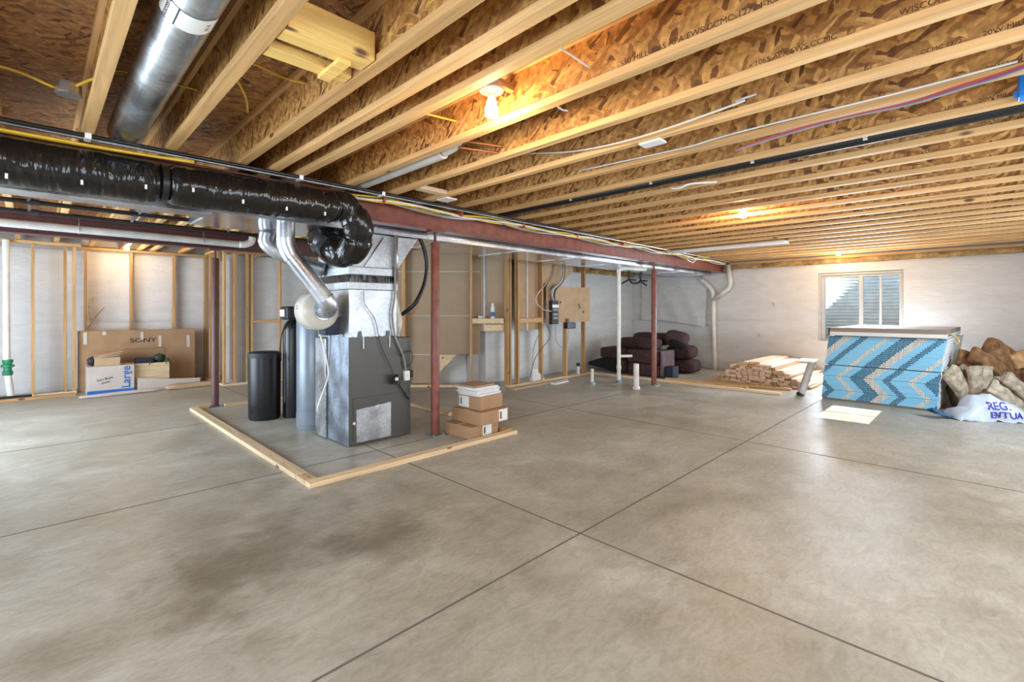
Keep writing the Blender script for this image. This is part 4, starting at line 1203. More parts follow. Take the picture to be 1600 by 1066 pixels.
MB().tube([(11.14, 4.62, 2.015), (11.14, 4.69, 2.08)], .06, 16).build('coupling', M['pvc'], wp, smooth=True)
dpp = thing('drain_pipe', 'long white drain pipe strapped along the dark maroon beam', 'pipe', (0, 7.5, 2.2))
MB().tube([(XL + .05, 7.5, 2.33), (2.05, 7.5, 2.31)], .045, 16).build('pipe', M['pvc_grey'], dpp, smooth=True)
MB().tube(curve_pts([(2.04, 7.5, 2.31), (2.13, 7.5, 2.32), (2.2, 7.5, 2.36), (2.22, 7.5, 2.43)], 5), .048, 16).build('elbow', M['pvc'], dpp, smooth='all')
for xx in (.35, 1.6):
    MB().tube([(xx, 7.45, 2.26), (xx, 7.45, 2.47)], .005, 6).build('strap', M['galv'], dpp)
for (yy, zz, lab) in ((6.15, 2.36, 'upper black gas pipe hung below the joists at left'), (6.70, 2.35, 'lower black gas pipe hung below the joists at left')):
    t = thing('gas_pipe', lab, 'pipe', (.5, yy, zz))
    MB().tube([(XL + .05, yy, zz), (2.6 if yy < 6.5 else 2.9, yy, zz)], .022, 12).build('pipe', M['black'], t, smooth=True)
    for xx in (-.05, .75, 1.7):
        MB().box(xx - .012, xx + .012, yy - .026, yy + .026, zz + .0, JZ - .002).build('hanger_strap', M['galv'], t)
    MB().tube([(-.045, yy, zz), (.02, yy, zz)], .03, 12).build('coupling', M['black_matt'], t, smooth=True)
tag(MB().tube([(2.10, 2.78, 2.52), (2.10, 4.12, 2.52)], .045, 16).build('drain_pipe', M['pvc_grey'], smooth=True), 'grey drain pipe between joists left of the red beam top', 'pipe')
tg_ = thing('pipe_fitting', 'grey pipe elbow with copper ends beside the grey drain pipe', 'pipe', (2.12, 2.7, 2.55))
MB().tube([(2.10, 2.78, 2.54), (2.12, 2.70, 2.56), (2.15, 2.66, 2.62), (2.16, 2.66, 2.70)], .05, 14).build('elbow', M['pvc_grey'], tg_, smooth=True)
for i in range(2):
    MB().tube([(2.14, 2.66 - .06 * i, 2.54 + .03 * i), (2.38, 2.50 - .06 * i, 2.52 + .03 * i)], .009, 8).build('copper_tail', M['copper'], tg_)
bp_ = thing('drain_pipe', 'long black drain pipe lying between the ceiling joists on the right', 'pipe', (3.93, 2, 2.5))
MB().tube([(3.93, YR + .1, 2.525), (3.93, 4.15, 2.525)], .042, 16).build('pipe', M['black'], bp_, smooth=True)
for yy in (.55, 1.25, 2.1, 3.0):
    MB().box(3.885, 3.905, yy - .012, yy + .012, 2.50, 2.53).build('print_mark', M['label'], bp_)
pt_ = thing('pipe_strap', 'white plastic strap hanging at the black drain pipe', 'strap', (3.95, 1.75, 2.46))
MB().tube(curve_pts([(3.98, 1.95, 2.45), (3.94, 1.85, 2.43), (3.93, 1.75, 2.445), (3.97, 1.55, 2.43)], 6), .009, 8).build('band', M['white'], pt_, smooth='all')
tag(MB().box(8.15, 8.37, 2.15, 4.12, 2.42, 2.452).build('flat_strip', M['white'], bevel=.004), 'long white flat strip under the joists near the far end of the red beam', 'strip')
tag(MB().box(2.80, 2.895, 1.45, 1.60, 2.456, 2.4695).build('white_tag', M['label'], bevel=.002), 'small white plastic tag stuck under a joist', 'tag')
tag(MB().box(2.80, 2.93, 3.66, 3.82, 2.456, 2.4695).build('white_tag', M['label'], bevel=.002), 'small white plate under a joist by the red beam', 'tag')

# round galvanised duct between joists, with its sticker
rd = thing('round_duct', 'big round galvanised duct between joists at upper left with a white sticker', 'duct', (.44, 1.5, 2.5))
MB().tube([(.42, YR + .1, 2.555), (.42, 4.05, 2.555)], .096, 40).build('pipe', M['galv'], rd, smooth=True)
stk = MB().grid(lambda u, v: (.42 + .098 * math.cos(math.radians(-165 + 125 * u)), 2.20 - .125 * v, 2.555 + .098 * math.sin(math.radians(-165 + 125 * u))), 24, 4).build('sticker', M['label'], rd, smooth='all')
def on_duct(s, ang, y, size, r=.0992, rot=0):
    cu = bpy.data.curves.new('txt', 'FONT'); cu.body = s; cu.size = size; cu.align_x = 'CENTER'; cu.align_y = 'CENTER'
    to = bpy.data.objects.new('txt', cu); COL.objects.link(to)
    dg = bpy.context.evaluated_depsgraph_get()
    me = bpy.data.meshes.new_from_object(to.evaluated_get(dg)); bpy.data.objects.remove(to)
    off = absloc(rd)
    for v in me.vertices:
        a = math.radians(ang) + v.co.y / r * -1; yy = y - v.co.x * -1
        v.co = Vector((.42 + r * math.cos(a), yy, 2.555 + r * math.sin(a))) - off
    me.materials.clear(); me.materials.append(M['ink'])
    o = bpy.data.objects.new('sticker_print', me); COL.objects.link(o); o.parent = stk
    o.location = (0, 0, 0)
on_duct('Greenseam', -145, 2.137, .034)
on_duct('26 GA', -58, 2.137, .022)
MB().grid(lambda u, v: (.42 + .0988 * math.cos(math.radians(-122 + 3 * u)), 2.20 - .125 * v, 2.555 + .0988 * math.sin(math.radians(-122 + 3 * u))), 2, 4).build('sticker_line', M['ink'], stk, smooth='all')

# metal junction box upper left, blue box upper right
mj = thing('junction_box', 'galvanised octagonal junction box on the side of the left joist', 'electrical box', (.14, 3.64, 2.6))
MB().lathe([(.055, 0), (.055, .055)], (.125, 3.55, 2.56), n=8).build('body', M['galv'], mj)
MB().lathe([(.06, 0), (.06, .008)], (.125, 3.55, 2.551), n=8).build('cover', M['galv_bright'], mj)
bb = thing('junction_box', 'bright blue plastic outlet box on a joist at the right edge', 'electrical box', (3.6, -.15, 2.5))
MB().box(3.56, 3.64, -.22, -.13, 2.46, 2.58).build('body', M['blue_box'], bb, bevel=.006)
MB().box(3.57, 3.60, -.128, -.115, 2.47, 2.50).build('bracket', M['blue_box'], bb)

tag(MB().tube([(.90, 5.35, 2.58), (.90, 7.5, 2.58)], .09, 28).build('round_duct', M['galv'], smooth=True), 'short round galvanised duct between joists beyond the black gas pipes', 'duct')
# cables
cable('yellow_cable', [(-.35, 3.55, 2.60), (-.1, 3.56, 2.62), (.07, 3.56, 2.58)], .008, 'yellow', 'yellow cable reaching the galvanised junction box from the left')
cable('yellow_cable', [(.15, 3.52, 2.60), (.22, 3.42, 2.63), (.26, 3.35, 2.61)], .008, 'yellow', 'yellow cable passing from the junction box into the joist')
cable('yellow_cable', [(.26, 3.30, 2.62), (.33, 3.28, 2.66), (.62, 3.2, 2.64), (.68, 3.1, 2.6)], .006, 'yellow', 'yellow cable running behind the round duct')
cable('yellow_cable', [(.69, 2.75, 2.62), (.78, 2.7, 2.66), (.98, 2.78, 2.68), (1.08, 2.72, 2.66)], .006, 'yellow', 'yellow cable crossing the bay right of the round duct')
cable('yellow_cable', [(.70, 2.72, 2.61), (.85, 3.0, 2.6), (.95, 3.3, 2.63)], .006, 'yellow', 'yellow cable drooping back toward the black duct')
cable('white_cable', [(.76, 1.1, 2.66), (.9, 1.35, 2.62), (.98, 1.55, 2.58), (.92, 1.62, 2.6), (.82, 1.6, 2.64)], .006, 'white_cable', 'white cable looping above the yellow bridging')
cable('yellow_cable', [(1.12, .7, 2.60), (1.10, 1.2, 2.58), (1.10, 1.62, 2.58), (1.15, 1.74, 2.62), (1.17, 1.6, 2.68)], .007, 'yellow', 'yellow cable stapled beside the bridging, hooked at its end')
cable('yellow_cable', [(1.56, 2.6, 2.60), (1.7, 2.5, 2.61), (1.93, 2.42, 2.60)], .006, 'yellow', 'yellow cable crossing the bay left of the nearest bulb')
cable('white_cable', [(1.58, 1.45, 2.63), (1.72, 1.40, 2.60), (1.93, 1.36, 2.56)], .005, 'white_cable', 'white cable running right of the nearest bulb into the joist')
cable('white_cable', [(1.965, 1.75, 2.60), (2.1, 1.7, 2.52), (2.2, 1.72, 2.54)], .005, 'white_cable', 'short white cable drooping beyond the nearest bulb')
cable('white_cable', [onX(820, 240, 2.76), onX(900, 236, 2.74), onX(1000, 214, 2.72), (2.72, .95, onX(1090, 180, 2.72)[2]), onX(1150, 158, 2.74), onX(1182, 147, 2.78)], .006, 'white_cable', 'long white cable following a joist right of the nearest bulb')
cable('white_cable', [onX(905, 267, 3.19), onX(1060, 233, 3.17), onX(1120, 216, 3.17), onX(1200, 195, 3.17), onX(1400, 146, 3.19), onX(1590, 96, 3.19)], .006, 'white_cable', 'long white cable beside the red and purple cables')
cable('white_cable', [(2.45, .62, 2.60), (2.6, .5, 2.60), (2.74, .45, 2.62)], .005, 'white_cable', 'short white cable crossing a bay at upper right')
for i, (mt, lab) in enumerate((('red_cable', 'red cable along the joist at upper right'), ('purple_cable', 'purple cable along the joist at upper right'), ('grey_cable', 'grey cable along the joist beside the red one at upper right'))):
    cable('joist_cable', [onX(1150, 233 + i, 3.165), onX(1240, 203 + 2 * i, 3.16), onX(1330, 181 + i, 3.16), onX(1420, 160 + 2 * i, 3.15), onX(1500, 134 + 3 * i, 3.16), onX(1600, 102 + 3 * i, 3.16), (3.16, -.5, 2.55), (3.16, -1.3, 2.55)], .0055, mt, lab)
# bundle lying along the red beam
BU = [('yellow', 'yellow'), ('white', 'white_cable'), ('black', 'black'), ('pale yellow', 'batt_yellow'), ('second white', 'white_cable'), ('second yellow', 'yellow'), ('grey', 'grey_cable'), ('third white', 'white_cable')]
for i, (nm, mt) in enumerate(BU):
    pts_ = []
    xx = 1.75 + .06 * i
    ph = random.uniform(0, 6)
    while xx < 11.0:
        pts_.append((xx, 4.085 + .016 * (i % 4) - .03 * (i // 4) + .012 * math.sin(xx * 1.7 + ph), 2.44 - .016 * (i // 3) + .018 * math.sin(xx * 4.2 + ph) - .012 * abs(math.sin(xx * 2.6))))
        xx += .22
    cable('cable_run', pts_, .0105, mt, '%s cable in the bundle running along the top of the red beam' % nm, 'cable', 3, 6)
for xx in (2.35, 3.3, 4.3, 5.4, 6.6):
    tag(MB().box(xx - .01, xx + .01, 4.03, 4.15, 2.40, 2.468).build('cable_staple', M['red_cable']), 'orange strap holding the cable bundle, %s from the furnace' % ORD[int(round((2.35, 3.3, 4.3, 5.4, 6.6).index(xx)))], 'strap', 'orange cable straps on the red beam')
tag(MB().tube([(XL + .1, 3.99, 2.452), (10.9, 3.99, 2.452)], .012, 10).build('conduit', M['galv_bright'], smooth=True), 'thin bright steel conduit strapped under the joists along the red beam', 'conduit')
tag(MB().tube([(XL + .1, 3.93, 2.455), (6.2, 3.93, 2.455)], .013, 10).build('water_line', M['black'], smooth=True), 'thin black line running beside the bright steel conduit', 'pipe')
for i, mt in enumerate(('yellow', 'yellow')):
    cable('yellow_cable', [(-1.9, 3.97 + .03 * i, 2.41), (-.6, 3.97 + .03 * i, 2.405), (.3, 3.98 + .02 * i, 2.41), (.8, 4.0, 2.43 + .01 * i)], .009, mt, ('front', 'rear')[i] + ' of the two yellow cables resting on the black wrapped duct')
for i, (px, py) in enumerate(((137, 205), (468, 275), (596, 306))):
    q = onY(px, py, 3.96)
    tag(MB().box(q[0] - .016, q[0] + .016, 3.915, 4.005, 2.434, 2.469).build('pipe_clip', M['label'], bevel=.003),
        ('white clip on the black line left of the round duct', 'white clip on the conduit above the black wrapped duct', 'white clip on the conduit near the start of the red beam')[i], 'clip')
cable('white_cable', [(8.3, 4.05, 2.40), (8.1, 3.9, 2.42), (8.2, 3.7, 2.44), (8.45, 3.5, 2.45)], .008, 'white_cable', 'loose white cable end curling beside the red beam')
cable('white_cable', [(8.9, 4.02, 2.38), (8.7, 3.95, 2.33), (9.0, 3.98, 2.30), (9.3, 4.05, 2.36)], .010, 'white_cable', 'white cable loop hanging off the beam end')

# ------------------------------------------------------------------ bulbs
def bulb(x, y, z, label, w):
    t = thing('light_bulb', label, 'light', (x, y, z))
    MB().lathe([(.055, .0), (.055, .035)], (x, y, z), n=8).build('ceiling_box', M['galv_dull'], t)
    MB().lathe([(.03, -.03), (.045, -.022), (.066, -.014), (.068, -.006), (.06, 0)], (x, y, z), n=36).build('lampholder', M['white_gloss'], t, smooth=True)
    MB().lathe([(.018, -.06), (.022, -.055), (.024, -.03)], (x, y, z), n=24).build('bulb_base', M['pvc'], t, smooth=True)
    MB().lathe([(.002, -.155), (.028, -.154), (.036, -.148), (.037, -.105), (.030, -.092), (.027, -.088), (.029, -.075), (.024, -.062), (.018, -.0605)], (x, y, z), n=28).build('glowing_bulb', M['bulb'], t, smooth=True)
    L = light('bulb_light', 'POINT', (0, 0, -.19), (0, 0, 0), w, WARM, shadow_soft_size=.035)
    L.parent = t
bulb(1.79, 1.93, 2.60, 'glowing bulb in a white ceiling lampholder nearest the camera', BULB_W * .85)
bulb(5.70, 1.93, 2.58, 'glowing bulb in the middle of the right joists', BULB_W)
bulb(10.75, 1.93, 2.57, 'glowing bulb close to the window wall', BULB_W * .5)
bulb(1.10, 10.45, 2.56, 'glowing bulb over the alcove with the boxes', BULB_W * .6)
for x, y in ((1.79, 1.93), (5.70, 1.93), (10.75, 1.93), (1.1, 10.45)):
    z = {1.79: 2.60, 5.70: 2.58, 10.75: 2.57, 1.1: 2.56}[x]
    tag(MB().box(x - .19, x + .19, y - .02, y + .02, z + .036, z + .075).build('mounting_cleat', M['wood_x']), {1.79: 'wood cleat carrying the nearest bulb', 5.70: 'wood cleat carrying the middle bulb', 10.75: 'wood cleat carrying the bulb by the window wall', 1.1: 'wood cleat carrying the alcove bulb'}[x], 'lumber')

# pull-up bar
pb = thing('pull_up_bar', 'black wall-mounted pull-up bar hanging in the back corner', 'exercise bar', (9.5, 5.5, 2.1))
def pp(px, py, Y=5.5): return onY(px, py, Y)
MB().tube([pp(983, 416), pp(983, 436)], .025, 10).build('upright', M['black'], pb, smooth=True)
MB().tube([pp(1000, 416), pp(1001, 436)], .025, 10).build('upright', M['black'], pb, smooth=True)
MB().tube(curve_pts([pp(983, 432), pp(986, 441), pp(993, 443), pp(1000, 440), pp(1002, 432)], 6), .022, 10).build('grip_loop', M['black'], pb, smooth='all')
MB().tube([pp(972, 443), pp(983, 437)], .018, 10).build('handle', M['black'], pb, smooth=True)
MB().tube([pp(1001, 439), pp(1011, 439, 5.4)], .018, 10).build('handle', M['black'], pb, smooth=True)
MB().tube([pp(1002, 441), pp(1010, 446, 5.3)], .018, 10).build('handle', M['black'], pb, smooth=True)
MB().tube([pp(985, 437), pp(993, 438)], .018, 10).build('handle', M['black'], pb, smooth=True)
MB().box(pp(978, 416)[0], pp(1006, 416)[0], 5.45, 5.55, 2.24, 2.468).build('ceiling_bracket', M['black'], pb)

# ------------------------------------------------------------------ couch pile
so = thing('couch_section', 'dark brown couch section with a taupe side, behind the right red post', 'couch', (9.15, 4.95, 0))
MB().box(8.87, 9.45, 4.60, 5.34, .02, .27).build('base', M['brown_fabric'], so, bevel=.05)
MB().box(8.85, 9.42, 4.62, 5.34, .272, .55).build('upper_cushion', M['brown_fabric'], so, bevel=.05)
MB().box(8.87, 9.43, 4.54, 4.60, .02, .55).build('side_panel', M['taupe_fabric'], so, bevel=.03)
so2 = thing('couch_section', 'dark brown couch section with black underside tipped toward the stud wall', 'couch', (9.2, 5.7, 0))
MB().box(9.0, 9.6, 5.42, 6.12, .30, .54).build('seat', M['brown_fabric'], so2, bevel=.05)
MB().box(9.0, 9.6, 5.42, 5.70, .02, .295).build('arm', M['brown_fabric'], so2, bevel=.05)
MB().prism([(5.72, .0), (6.45, .12), (6.45, .18), (6.12, .295), (5.72, .295)], 9.02, 9.6, 'x').build('black_underside', M['black_fabric'], so2, bevel=.02)
def cush(c, sz, label, rot=(0, 0, 0), mat='brown_fabric', seed=1, extra=None):
    t = thing('cushion', label, 'cushion', c)
    Mx = Matrix.Rotation(rot[2], 4, 'Z') @ Matrix.Rotation(rot[1], 4, 'Y') @ Matrix.Rotation(rot[0], 4, 'X')
    MB().sell(c, sz, .6, 30, 18, .02, 5, seed, Mx).build('cover', M[mat], t, smooth='all')
    g = MB()
    g.tube([tuple(Vector(c) + Mx @ Vector((math.copysign(abs(math.cos(a)) ** .6, math.cos(a)) * sz[0] / 2, math.copysign(abs(math.sin(a)) ** .6, math.sin(a)) * sz[1] / 2, 0))) for a in [2 * PI * i / 40 for i in range(41)]], .006, 6, False)
    g.build('piping', M[mat], t, smooth='all')
    return t
cush((9.35, 5.45, .66), (.5, .62, .24), 'brown seat cushion, left one lying on the couch sections', (0, 0, .2), seed=1)
cush((9.2, 4.98, .66), (.5, .45, .23), 'brown seat cushion, right one lying on the couch sections', (0, 0, .1), seed=2)
cush((9.85, 5.3, .72), (.5, .8, .3), 'brown cushion at the back of the pile against the corner', (0, 0, .1), seed=3)
cush((9.75, 4.66, .76), (.55, .5, .22), 'brown cushion with a black underside tilted on top of the pile', (.25, -.35, .2), seed=4)
cush((9.55, 4.50, .665), (.25, .4, .12), 'black cushion flap poking out under the tilted one', (.35, 0, .2), 'black_fabric', 5)
cush((10.05, 4.68, .46), (.55, .62, .30), 'rounded brown cushion, upper one at the right end of the pile', (0, 0, .1), seed=6)
cush((10.1, 4.66, .155), (.60, .66, .30), 'rounded brown cushion, lower one at the right end of the pile', (0, 0, .1), seed=7)
tag(MB().box(8.95, 9.2, 4.35, 4.52, .001, .24).build('storage_box', M['navy'], bevel=.01), 'small navy box on the slab at the couch corner', 'box')

# ------------------------------------------------------------------ lumber pile
WDE, THK, LEN = .094, .041, 1.85
lm = MB().box(0, LEN, -WDE / 2 + .001, WDE / 2 - .001, .0005, THK).build('stacked_lumber', M['wood_stack'], loc=(0, 0, 0), local=True, bevel=.005)
me0 = lm.data
tag(lm, 'pale sawn board end in the lumber pile', 'lumber', 'boards in the lumber pile')
first = True
Y0 = 3.60
prof = [2, 4, 6, 8, 9, 10, 10, 10, 9, 9, 8, 7, 6, 4, 3, 2]
ids = 0
for c, hgt in enumerate(prof):
    for r in range(hgt):
        o = lm if first else lm.copy()
        if not first: COL.objects.link(o)
        first = False
        jx = random.uniform(-.06, .04)
        o.location = (9.22 + jx + .012 * c, Y0 - c * (WDE + .004) + (.03 if r % 3 == 1 else 0) + random.uniform(-.002, .002), .0 + r * (THK + .0012))
        o.rotation_euler = (0, 0, random.uniform(-.0006, .0006))
        rowname = 'layer %d from the slab' % (r + 1)
        o['label'] = 'board end, %s up in the %s column from the left' % (ORD[r], ORD[c])
tag(MB().box(9.05, 9.13, 2.3, 3.75, 0, .038).build('bearer', M['wood_y']), 'dark bearer strip lying before the lumber pile ends', 'lumber')
o = MB().box(-.5, .5, -.12, .12, 0, .016).build('loose_board', M['gyp_front'], loc=(0, 0, 0), local=True)
o.location = (8.75, 1.98, .56); o.rotation_euler = (0, 0, .1)
o.scale = (.5, 1, 1)
tag(o, 'small pale board balanced on the leaning grey roll', 'board')
rl = thing('leaning_roll', 'long grey roll leaning against the drywall stack', 'roll', (8.7, 2.0, 0))
MB().tube([(8.68, 2.06, .02), (8.82, 1.93, .56)], .055, 20).build('roll', M['gyp_dark'], rl, smooth=True)
MB().tube([(8.66, 2.075, .0), (8.675, 2.06, .03)], .058, 20).build('foot', M['black_matt'], rl, smooth=True)
for o_ in [x for x in bpy.data.objects if x.parent == rl]:
    if o_.name.startswith('roll'): o_.data.materials[0] = M['pvc_grey']

# ------------------------------------------------------------------ drywall stack
ang = math.radians(3)       # front edge runs from (8.73,1.80) to (8.42,.42)
SX, SY = 2.15, 1.36
NSH = 36
def sheet(z0, th, yoff, xoff, label, off, rz=0):
    t = thing('drywall_bundle', label, 'drywall', (8.575 + xoff, 1.10 + yoff, z0), -ang + rz, 'bundles in the drywall stack')
    MB().box(.004, SX, -SY / 2 + .01, SY / 2 - .01, .0004, th - .0008).build('boards', M['gyp_front'], t, local=True)
    e = MB().box(0, .0038, -SY / 2 + .012, SY / 2 - .012, .0012, th - .0020).build('end_tape', M['endtape'], t, local=True)
    e['print_offset'] = off
    return t
OFFS = []; acc = 0
for i in range(NSH):
    acc += .022 if i < 5 else (-.024 if i < 13 else .0225)
    OFFS.append(-acc)
OFFS = [o_ - OFFS[-1] + .274 for o_ in OFFS]
z = .03
tag(MB().box(0, SX - .1, -SY / 2 + .02, SY / 2 - .02, 0, .029).build('pallet_board', M['gyp_dark'], loc=(8.60, 1.10, 0), local=True), 'dark base board under the drywall stack', 'board').rotation_euler = (0, 0, -ang)
for i in range(NSH):
    th = .0258
    t_ = i / NSH
    off = OFFS[i]
    gap = .014 if i == 19 else (.004 if i in (5, 13) else 0)
    z += gap
    sheet(z, th, -.10 * (t_ ** 1.2) + random.uniform(-.007, .007), random.uniform(-.006, .006) + .02 * t_, 'taped pair of drywall sheets, %s from the bottom of the stack' % (ORD + ['thirty-sixth'])[i], off)
    z += th
ztop = z
# loose sheets on top, brown boards above, white edge below
t = thing('drywall_offcut', 'slab of loose boards on top of the drywall stack with a white front edge', 'drywall', (8.53, .985, ztop + .012), -ang + .01)
MB().box(-.02, 1.9, -.66, .675, .0, .055).build('white_boards', M['gyp_front'], t, local=True, bevel=.002)
MB().box(-.012, 1.9, -.66, .675, .056, .115).build('brown_boards', M['gyp_dark'], t, local=True, bevel=.002)
MB().box(-.024, -.0205, .655, .677, .0, .115).build('dark_end', M['ink_brown'], t, local=True)
MB().box(.0, 1.6, -.6, .6, -.0115, -.0005).build('spacer', M['ink_brown'], t, local=True)
cable('torn_paper', [(8.60, .34, 1.02), (8.55, .28, 1.04), (8.53, .22, .97), (8.54, .26, .92)], .014, 'batt_yellow', 'curled brown paper scrap off the right edge of the drywall stack', 'paper')

# ------------------------------------------------------------------ insulation batts and bag
def batt(c, L, W, T, rot, label, mat, bend=1.0, seed=0):
    """folded fibreglass batt: slab bent about its width"""
    t = thing('insulation_batt', label, 'insulation', c)
    Mx = Matrix.Translation(Vector(c)) @ Matrix.Rotation(rot[2], 4, 'Z') @ Matrix.Rotation(rot[1], 4, 'Y') @ Matrix.Rotation(rot[0], 4, 'X')
    nu, nv = 26, 20
    vs = []; fs = []
    for i in range(nu + 1):
        u = i / nu - .5
        if abs(bend) > .01:
            R = L / bend; a = u * bend
            cx_, cz_ = R * math.sin(a), R * (math.cos(a) - 1)
            nx_, nz_ = math.sin(a), math.cos(a)
        else:
            cx_, cz_, nx_, nz_ = u * L, 0, 0, 1
        for j in range(nv):
            th = 2 * PI * j / nv
            yy = math.copysign(abs(math.cos(th)) ** .5, math.cos(th)) * W / 2
            tt = math.copysign(abs(math.sin(th)) ** .6, math.sin(th)) * T / 2
            endf = min(1, (1 - abs(u) * 2) * 8 + .35)
            tt *= endf
            p = Vector((cx_ + nx_ * tt, yy, cz_ + nz_ * tt))
            q = noise.noise(p * 9 + Vector((seed * 3.1, seed, 0))) * .022 + noise.noise(p * 26 + Vector((seed, 0, 9))) * .010
            p += Vector((nx_, 0, nz_)) * q * (1 if tt > 0 else -1) + Vector((0, q * .8, 0))
            vs.append(Mx @ p)
    for v in vs:
        v.z = max(v.z, .003)
    for i in range(nu):
        for j in range(nv):
            j2 = (j + 1) % nv
            fs.append((i * nv + j, i * nv + j2, (i + 1) * nv + j2, (i + 1) * nv + j))
    fs.append(tuple(range(nv - 1, -1, -1))); fs.append(tuple(range(nu * nv, (nu + 1) * nv)))
    MB().add(vs, fs).build('fibre', M[mat], t, smooth='all')
    return t
RX = -PI / 4
def lump(px, py, d, Lp, Wp, T, th, label, mat, bend=.5, seed=0, tilt=.35):
    """batt whose length runs at angle th in a vertical plane, broad face toward the room"""
    k = d / F_PX
    r = (px - CX) * k
    c = Vector(((d + r) / S2, (d - r) / S2, max(.08, EYE + (HY - py) * k)))
    right = Vector((1, -1, 0)).normalized(); up = Vector((0, 0, 1)); dep = Vector((1, 1, 0)).normalized()
    Ld = right * math.cos(th) + up * math.sin(th)
    Nn = (-dep * math.cos(tilt) + up * math.sin(tilt)); Nn = (Nn - Ld * Nn.dot(Ld)).normalized()
    Wd = Nn.cross(Ld)
    Rm = Matrix((Ld, Wd, Nn)).transposed().to_euler()
    return batt(tuple(c), Lp * k, Wp * k, T, (Rm.x, Rm.y, Rm.z), label, mat, bend, seed)
g_ = math.radians
lump(1500, 601, 6.36, 56, 30, .10, g_(-52), 'tan fibre batt leaning at the left end of the pile beside the drywall', 'batt_tan', .4, 1)
lump(1512, 596, 6.48, 50, 24, .10, g_(-58), 'brownish fibre batt tucked behind the leftmost tan one', 'batt_mid', .4, 12)
lump(1524, 597, 6.30, 50, 17, .10, g_(-84), 'tan fibre batt standing upright, left of an upright pair', 'batt_tan', .3, 2)
lump(1539, 597, 6.30, 50, 17, .10, g_(-93), 'tan fibre batt standing upright, right of an upright pair', 'batt_tan', .3, 3)
lump(1519, 567, 6.62, 42, 28, .16, g_(-30), 'brown fibre batt folded at the upper left of the pile', 'batt_brown', 1.5, 4)
lump(1553, 574, 6.45, 76, 24, .15, g_(-38), 'brown fibre batt sloping down across the middle of the pile', 'batt_brown', .7, 5)
lump(1572, 562, 6.60, 72, 34, .18, g_(-42), 'dark brown fibre batt folded over the top of the pile', 'batt_brown', .9, 6)
lump(1603, 560, 6.50, 44, 26, .14, g_(15), 'orange brown fibre batt at the right top of the pile', 'batt_orange', .8, 7)
lump(1560, 598, 6.38, 54, 20, .11, g_(18), 'tan fibre batt lying across the middle of the pile', 'batt_tan', .5, 8)
lump(1582, 631, 6.02, 88, 25, .09, g_(-42), 'long tan fibre batt sliding down at the right front', 'batt_tan', .15, 9)
lump(1602, 616, 6.16, 80, 24, .09, g_(-42), 'long tan fibre batt sliding down behind the right front one', 'batt_tan', .15, 10)
lump(1562, 640, 6.10, 72, 20, .09, g_(-42), 'darker tan fibre batt between the bag and the sliding batts', 'batt_mid', .15, 11)
lump(1560, 610, 6.75, 140, 60, .30, 0, 'broad brown fibre batt at the bottom of the pile', 'batt_mid', .2, 13, .2)
lump(1660, 600, 6.5, 120, 70, .25, g_(-10), 'brown fibre batt at the right end beyond the frame edge', 'batt_brown', .6, 14)
bgt = thing('plastic_bag', 'white and blue plastic insulation bag with purple lettering on the slab', 'bag', (8.55, -.1, 0))
Mb = Matrix.Rotation(-.95, 4, 'Z')
g = MB()
def bag(u, v):
    x_ = (u - .5) * .86; a = v * PI
    h = .30 * max(0, math.sin(PI * min(1, u * 1.05))) ** .8 * (1 + .25 * noise.noise(Vector((u * 4, v * 2, 1)))) + .01
    w_ = .17 + .05 * noise.noise(Vector((u * 5, 0, 2)))
    p = Vector((x_, -math.cos(a) * w_, math.sin(a) ** .8 * h))
    p += Vector((0, .04, .04)) * noise.noise(Vector((u * 9, v * 5, 5)))
    p.z = max(p.z, .003)
    return Vector((8.45, -.06, 0)) + (Mb @ p)
g.grid(bag, 60, 30)
bo = g.build('sheet', M['bag'], bgt, smooth='all')
bm = bmesh.new(); bm.from_mesh(bo.data); bm.transform(Matrix.Translation(absloc(bgt))); bvh = BVHTree.FromBMesh(bm); bm.free()
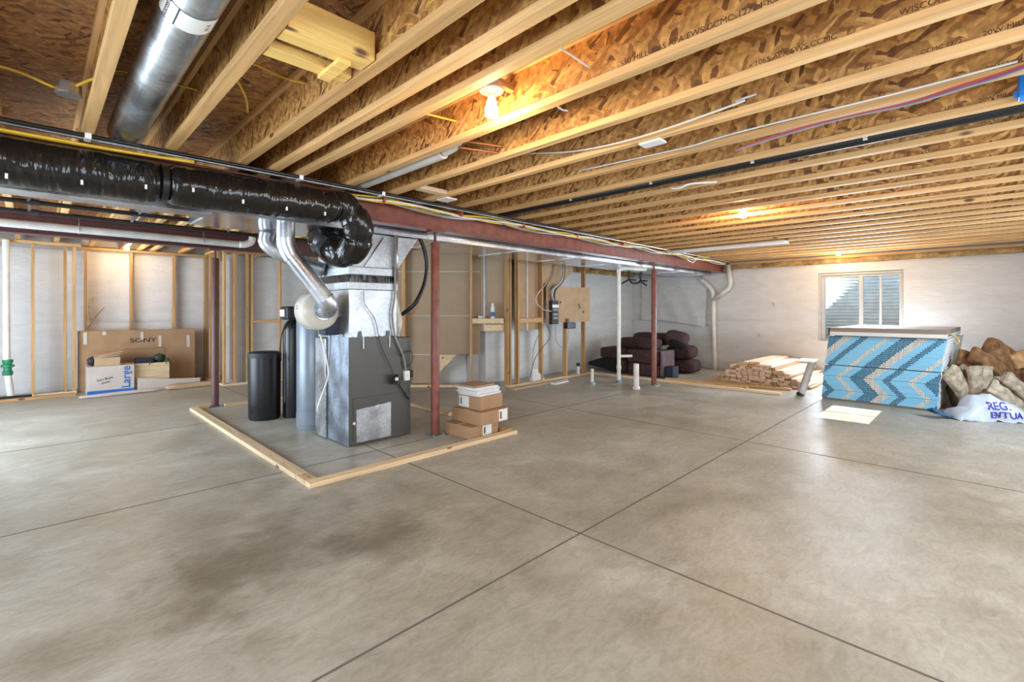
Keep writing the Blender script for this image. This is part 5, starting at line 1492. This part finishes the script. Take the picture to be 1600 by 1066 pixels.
# the writing faces the camera side of the bag, read along its length
xd = Mb @ Vector((1, 0, 0)); 
text_mesh('bag_lettering', 'REG.', .125, M['purple'], bgt, (8.45 - .1 * .8, -.06 - .1 * .6, .19), xd, (0, 0, 1), bvh=bvh, bold=.0015)
text_mesh('bag_lettering', 'ENTUA', .105, M['purple'], bgt, (8.45 - .1 * .8 + xd.x * .06, -.06 - .1 * .6 + xd.y * .06, .085), xd, (0, 0, 1), bvh=bvh, bold=.0015)
def bag2(u, v):
    p = Vector((-.42 - .22 * u, (v - .5) * (.12 + .16 * u), .02 + .10 * u * (1 - abs(v - .5)) + .02 * noise.noise(Vector((u * 5, v * 5, 0)))))
    return Vector((8.45, -.06, 0)) + (Mb @ p)
MB().grid(bag2, 14, 12).build('blue_flap', M['blue_deep'], bgt, smooth='all', solid=.003)
bpy.data.objects[bgt.name].location = bgt.location

# torn spots in the vinyl
for i, (fn, px, py, lab) in enumerate(((onX, 1211, 477, 'round puckered patch on the window wall left of the window'), (onX, 1059, 528, 'torn curl of vinyl above the brown cushions'),
                                (onX, 1188, 524, 'small torn curl of vinyl low on the window wall'), (onY, 945, 530, 'torn curl of vinyl left of the couch pile'))):
    q = fn(px, py, XW - .06 if fn is onX else YB - .06)
    g = MB()
    v0 = Vector(q)
    ax_ = Vector((0, 1, 0)) if fn is onX else Vector((1, 0, 0))
    out = Vector((-1, 0, 0)) if fn is onX else Vector((0, -1, 0))
    def cf(u, v):
        a = u * 2.4
        return v0 + ax_ * (.03 * math.cos(a) + .04 * (v - .5)) + Vector((0, 0, 1)) * (.09 * (v - .5) + .02 * math.sin(a * 2)) + out * (.03 * math.sin(a))
    g.grid(cf, 8, 6)
    tag(g.build('vinyl_tear', M['batt_yellow' if i in (1, 3) else 'vinyl'], smooth='all', solid=.004), lab, 'tear')
# sagging loose sheet on the window wall left of the forked pipe
def sag(u, v):
    y = 6.3 - 1.7 * u
    zt = 2.2 - .0 * u
    zb = 1.12 - .20 * max(0, u - .35) ** 1.0
    z_ = zb + (zt - zb) * v
    o = .04 + .09 * (1 - v) ** 2 * (.3 + u) + .014 * math.sin(u * 22 + v * 9) * (1 - v)
    return (XW - .03 - o, y, z_)
tag(MB().grid(sag, 50, 24).build('loose_sheeting', M['vinyl'], smooth='all'), 'sagging white sheeting hanging left of the forked drain pipe', 'insulation')
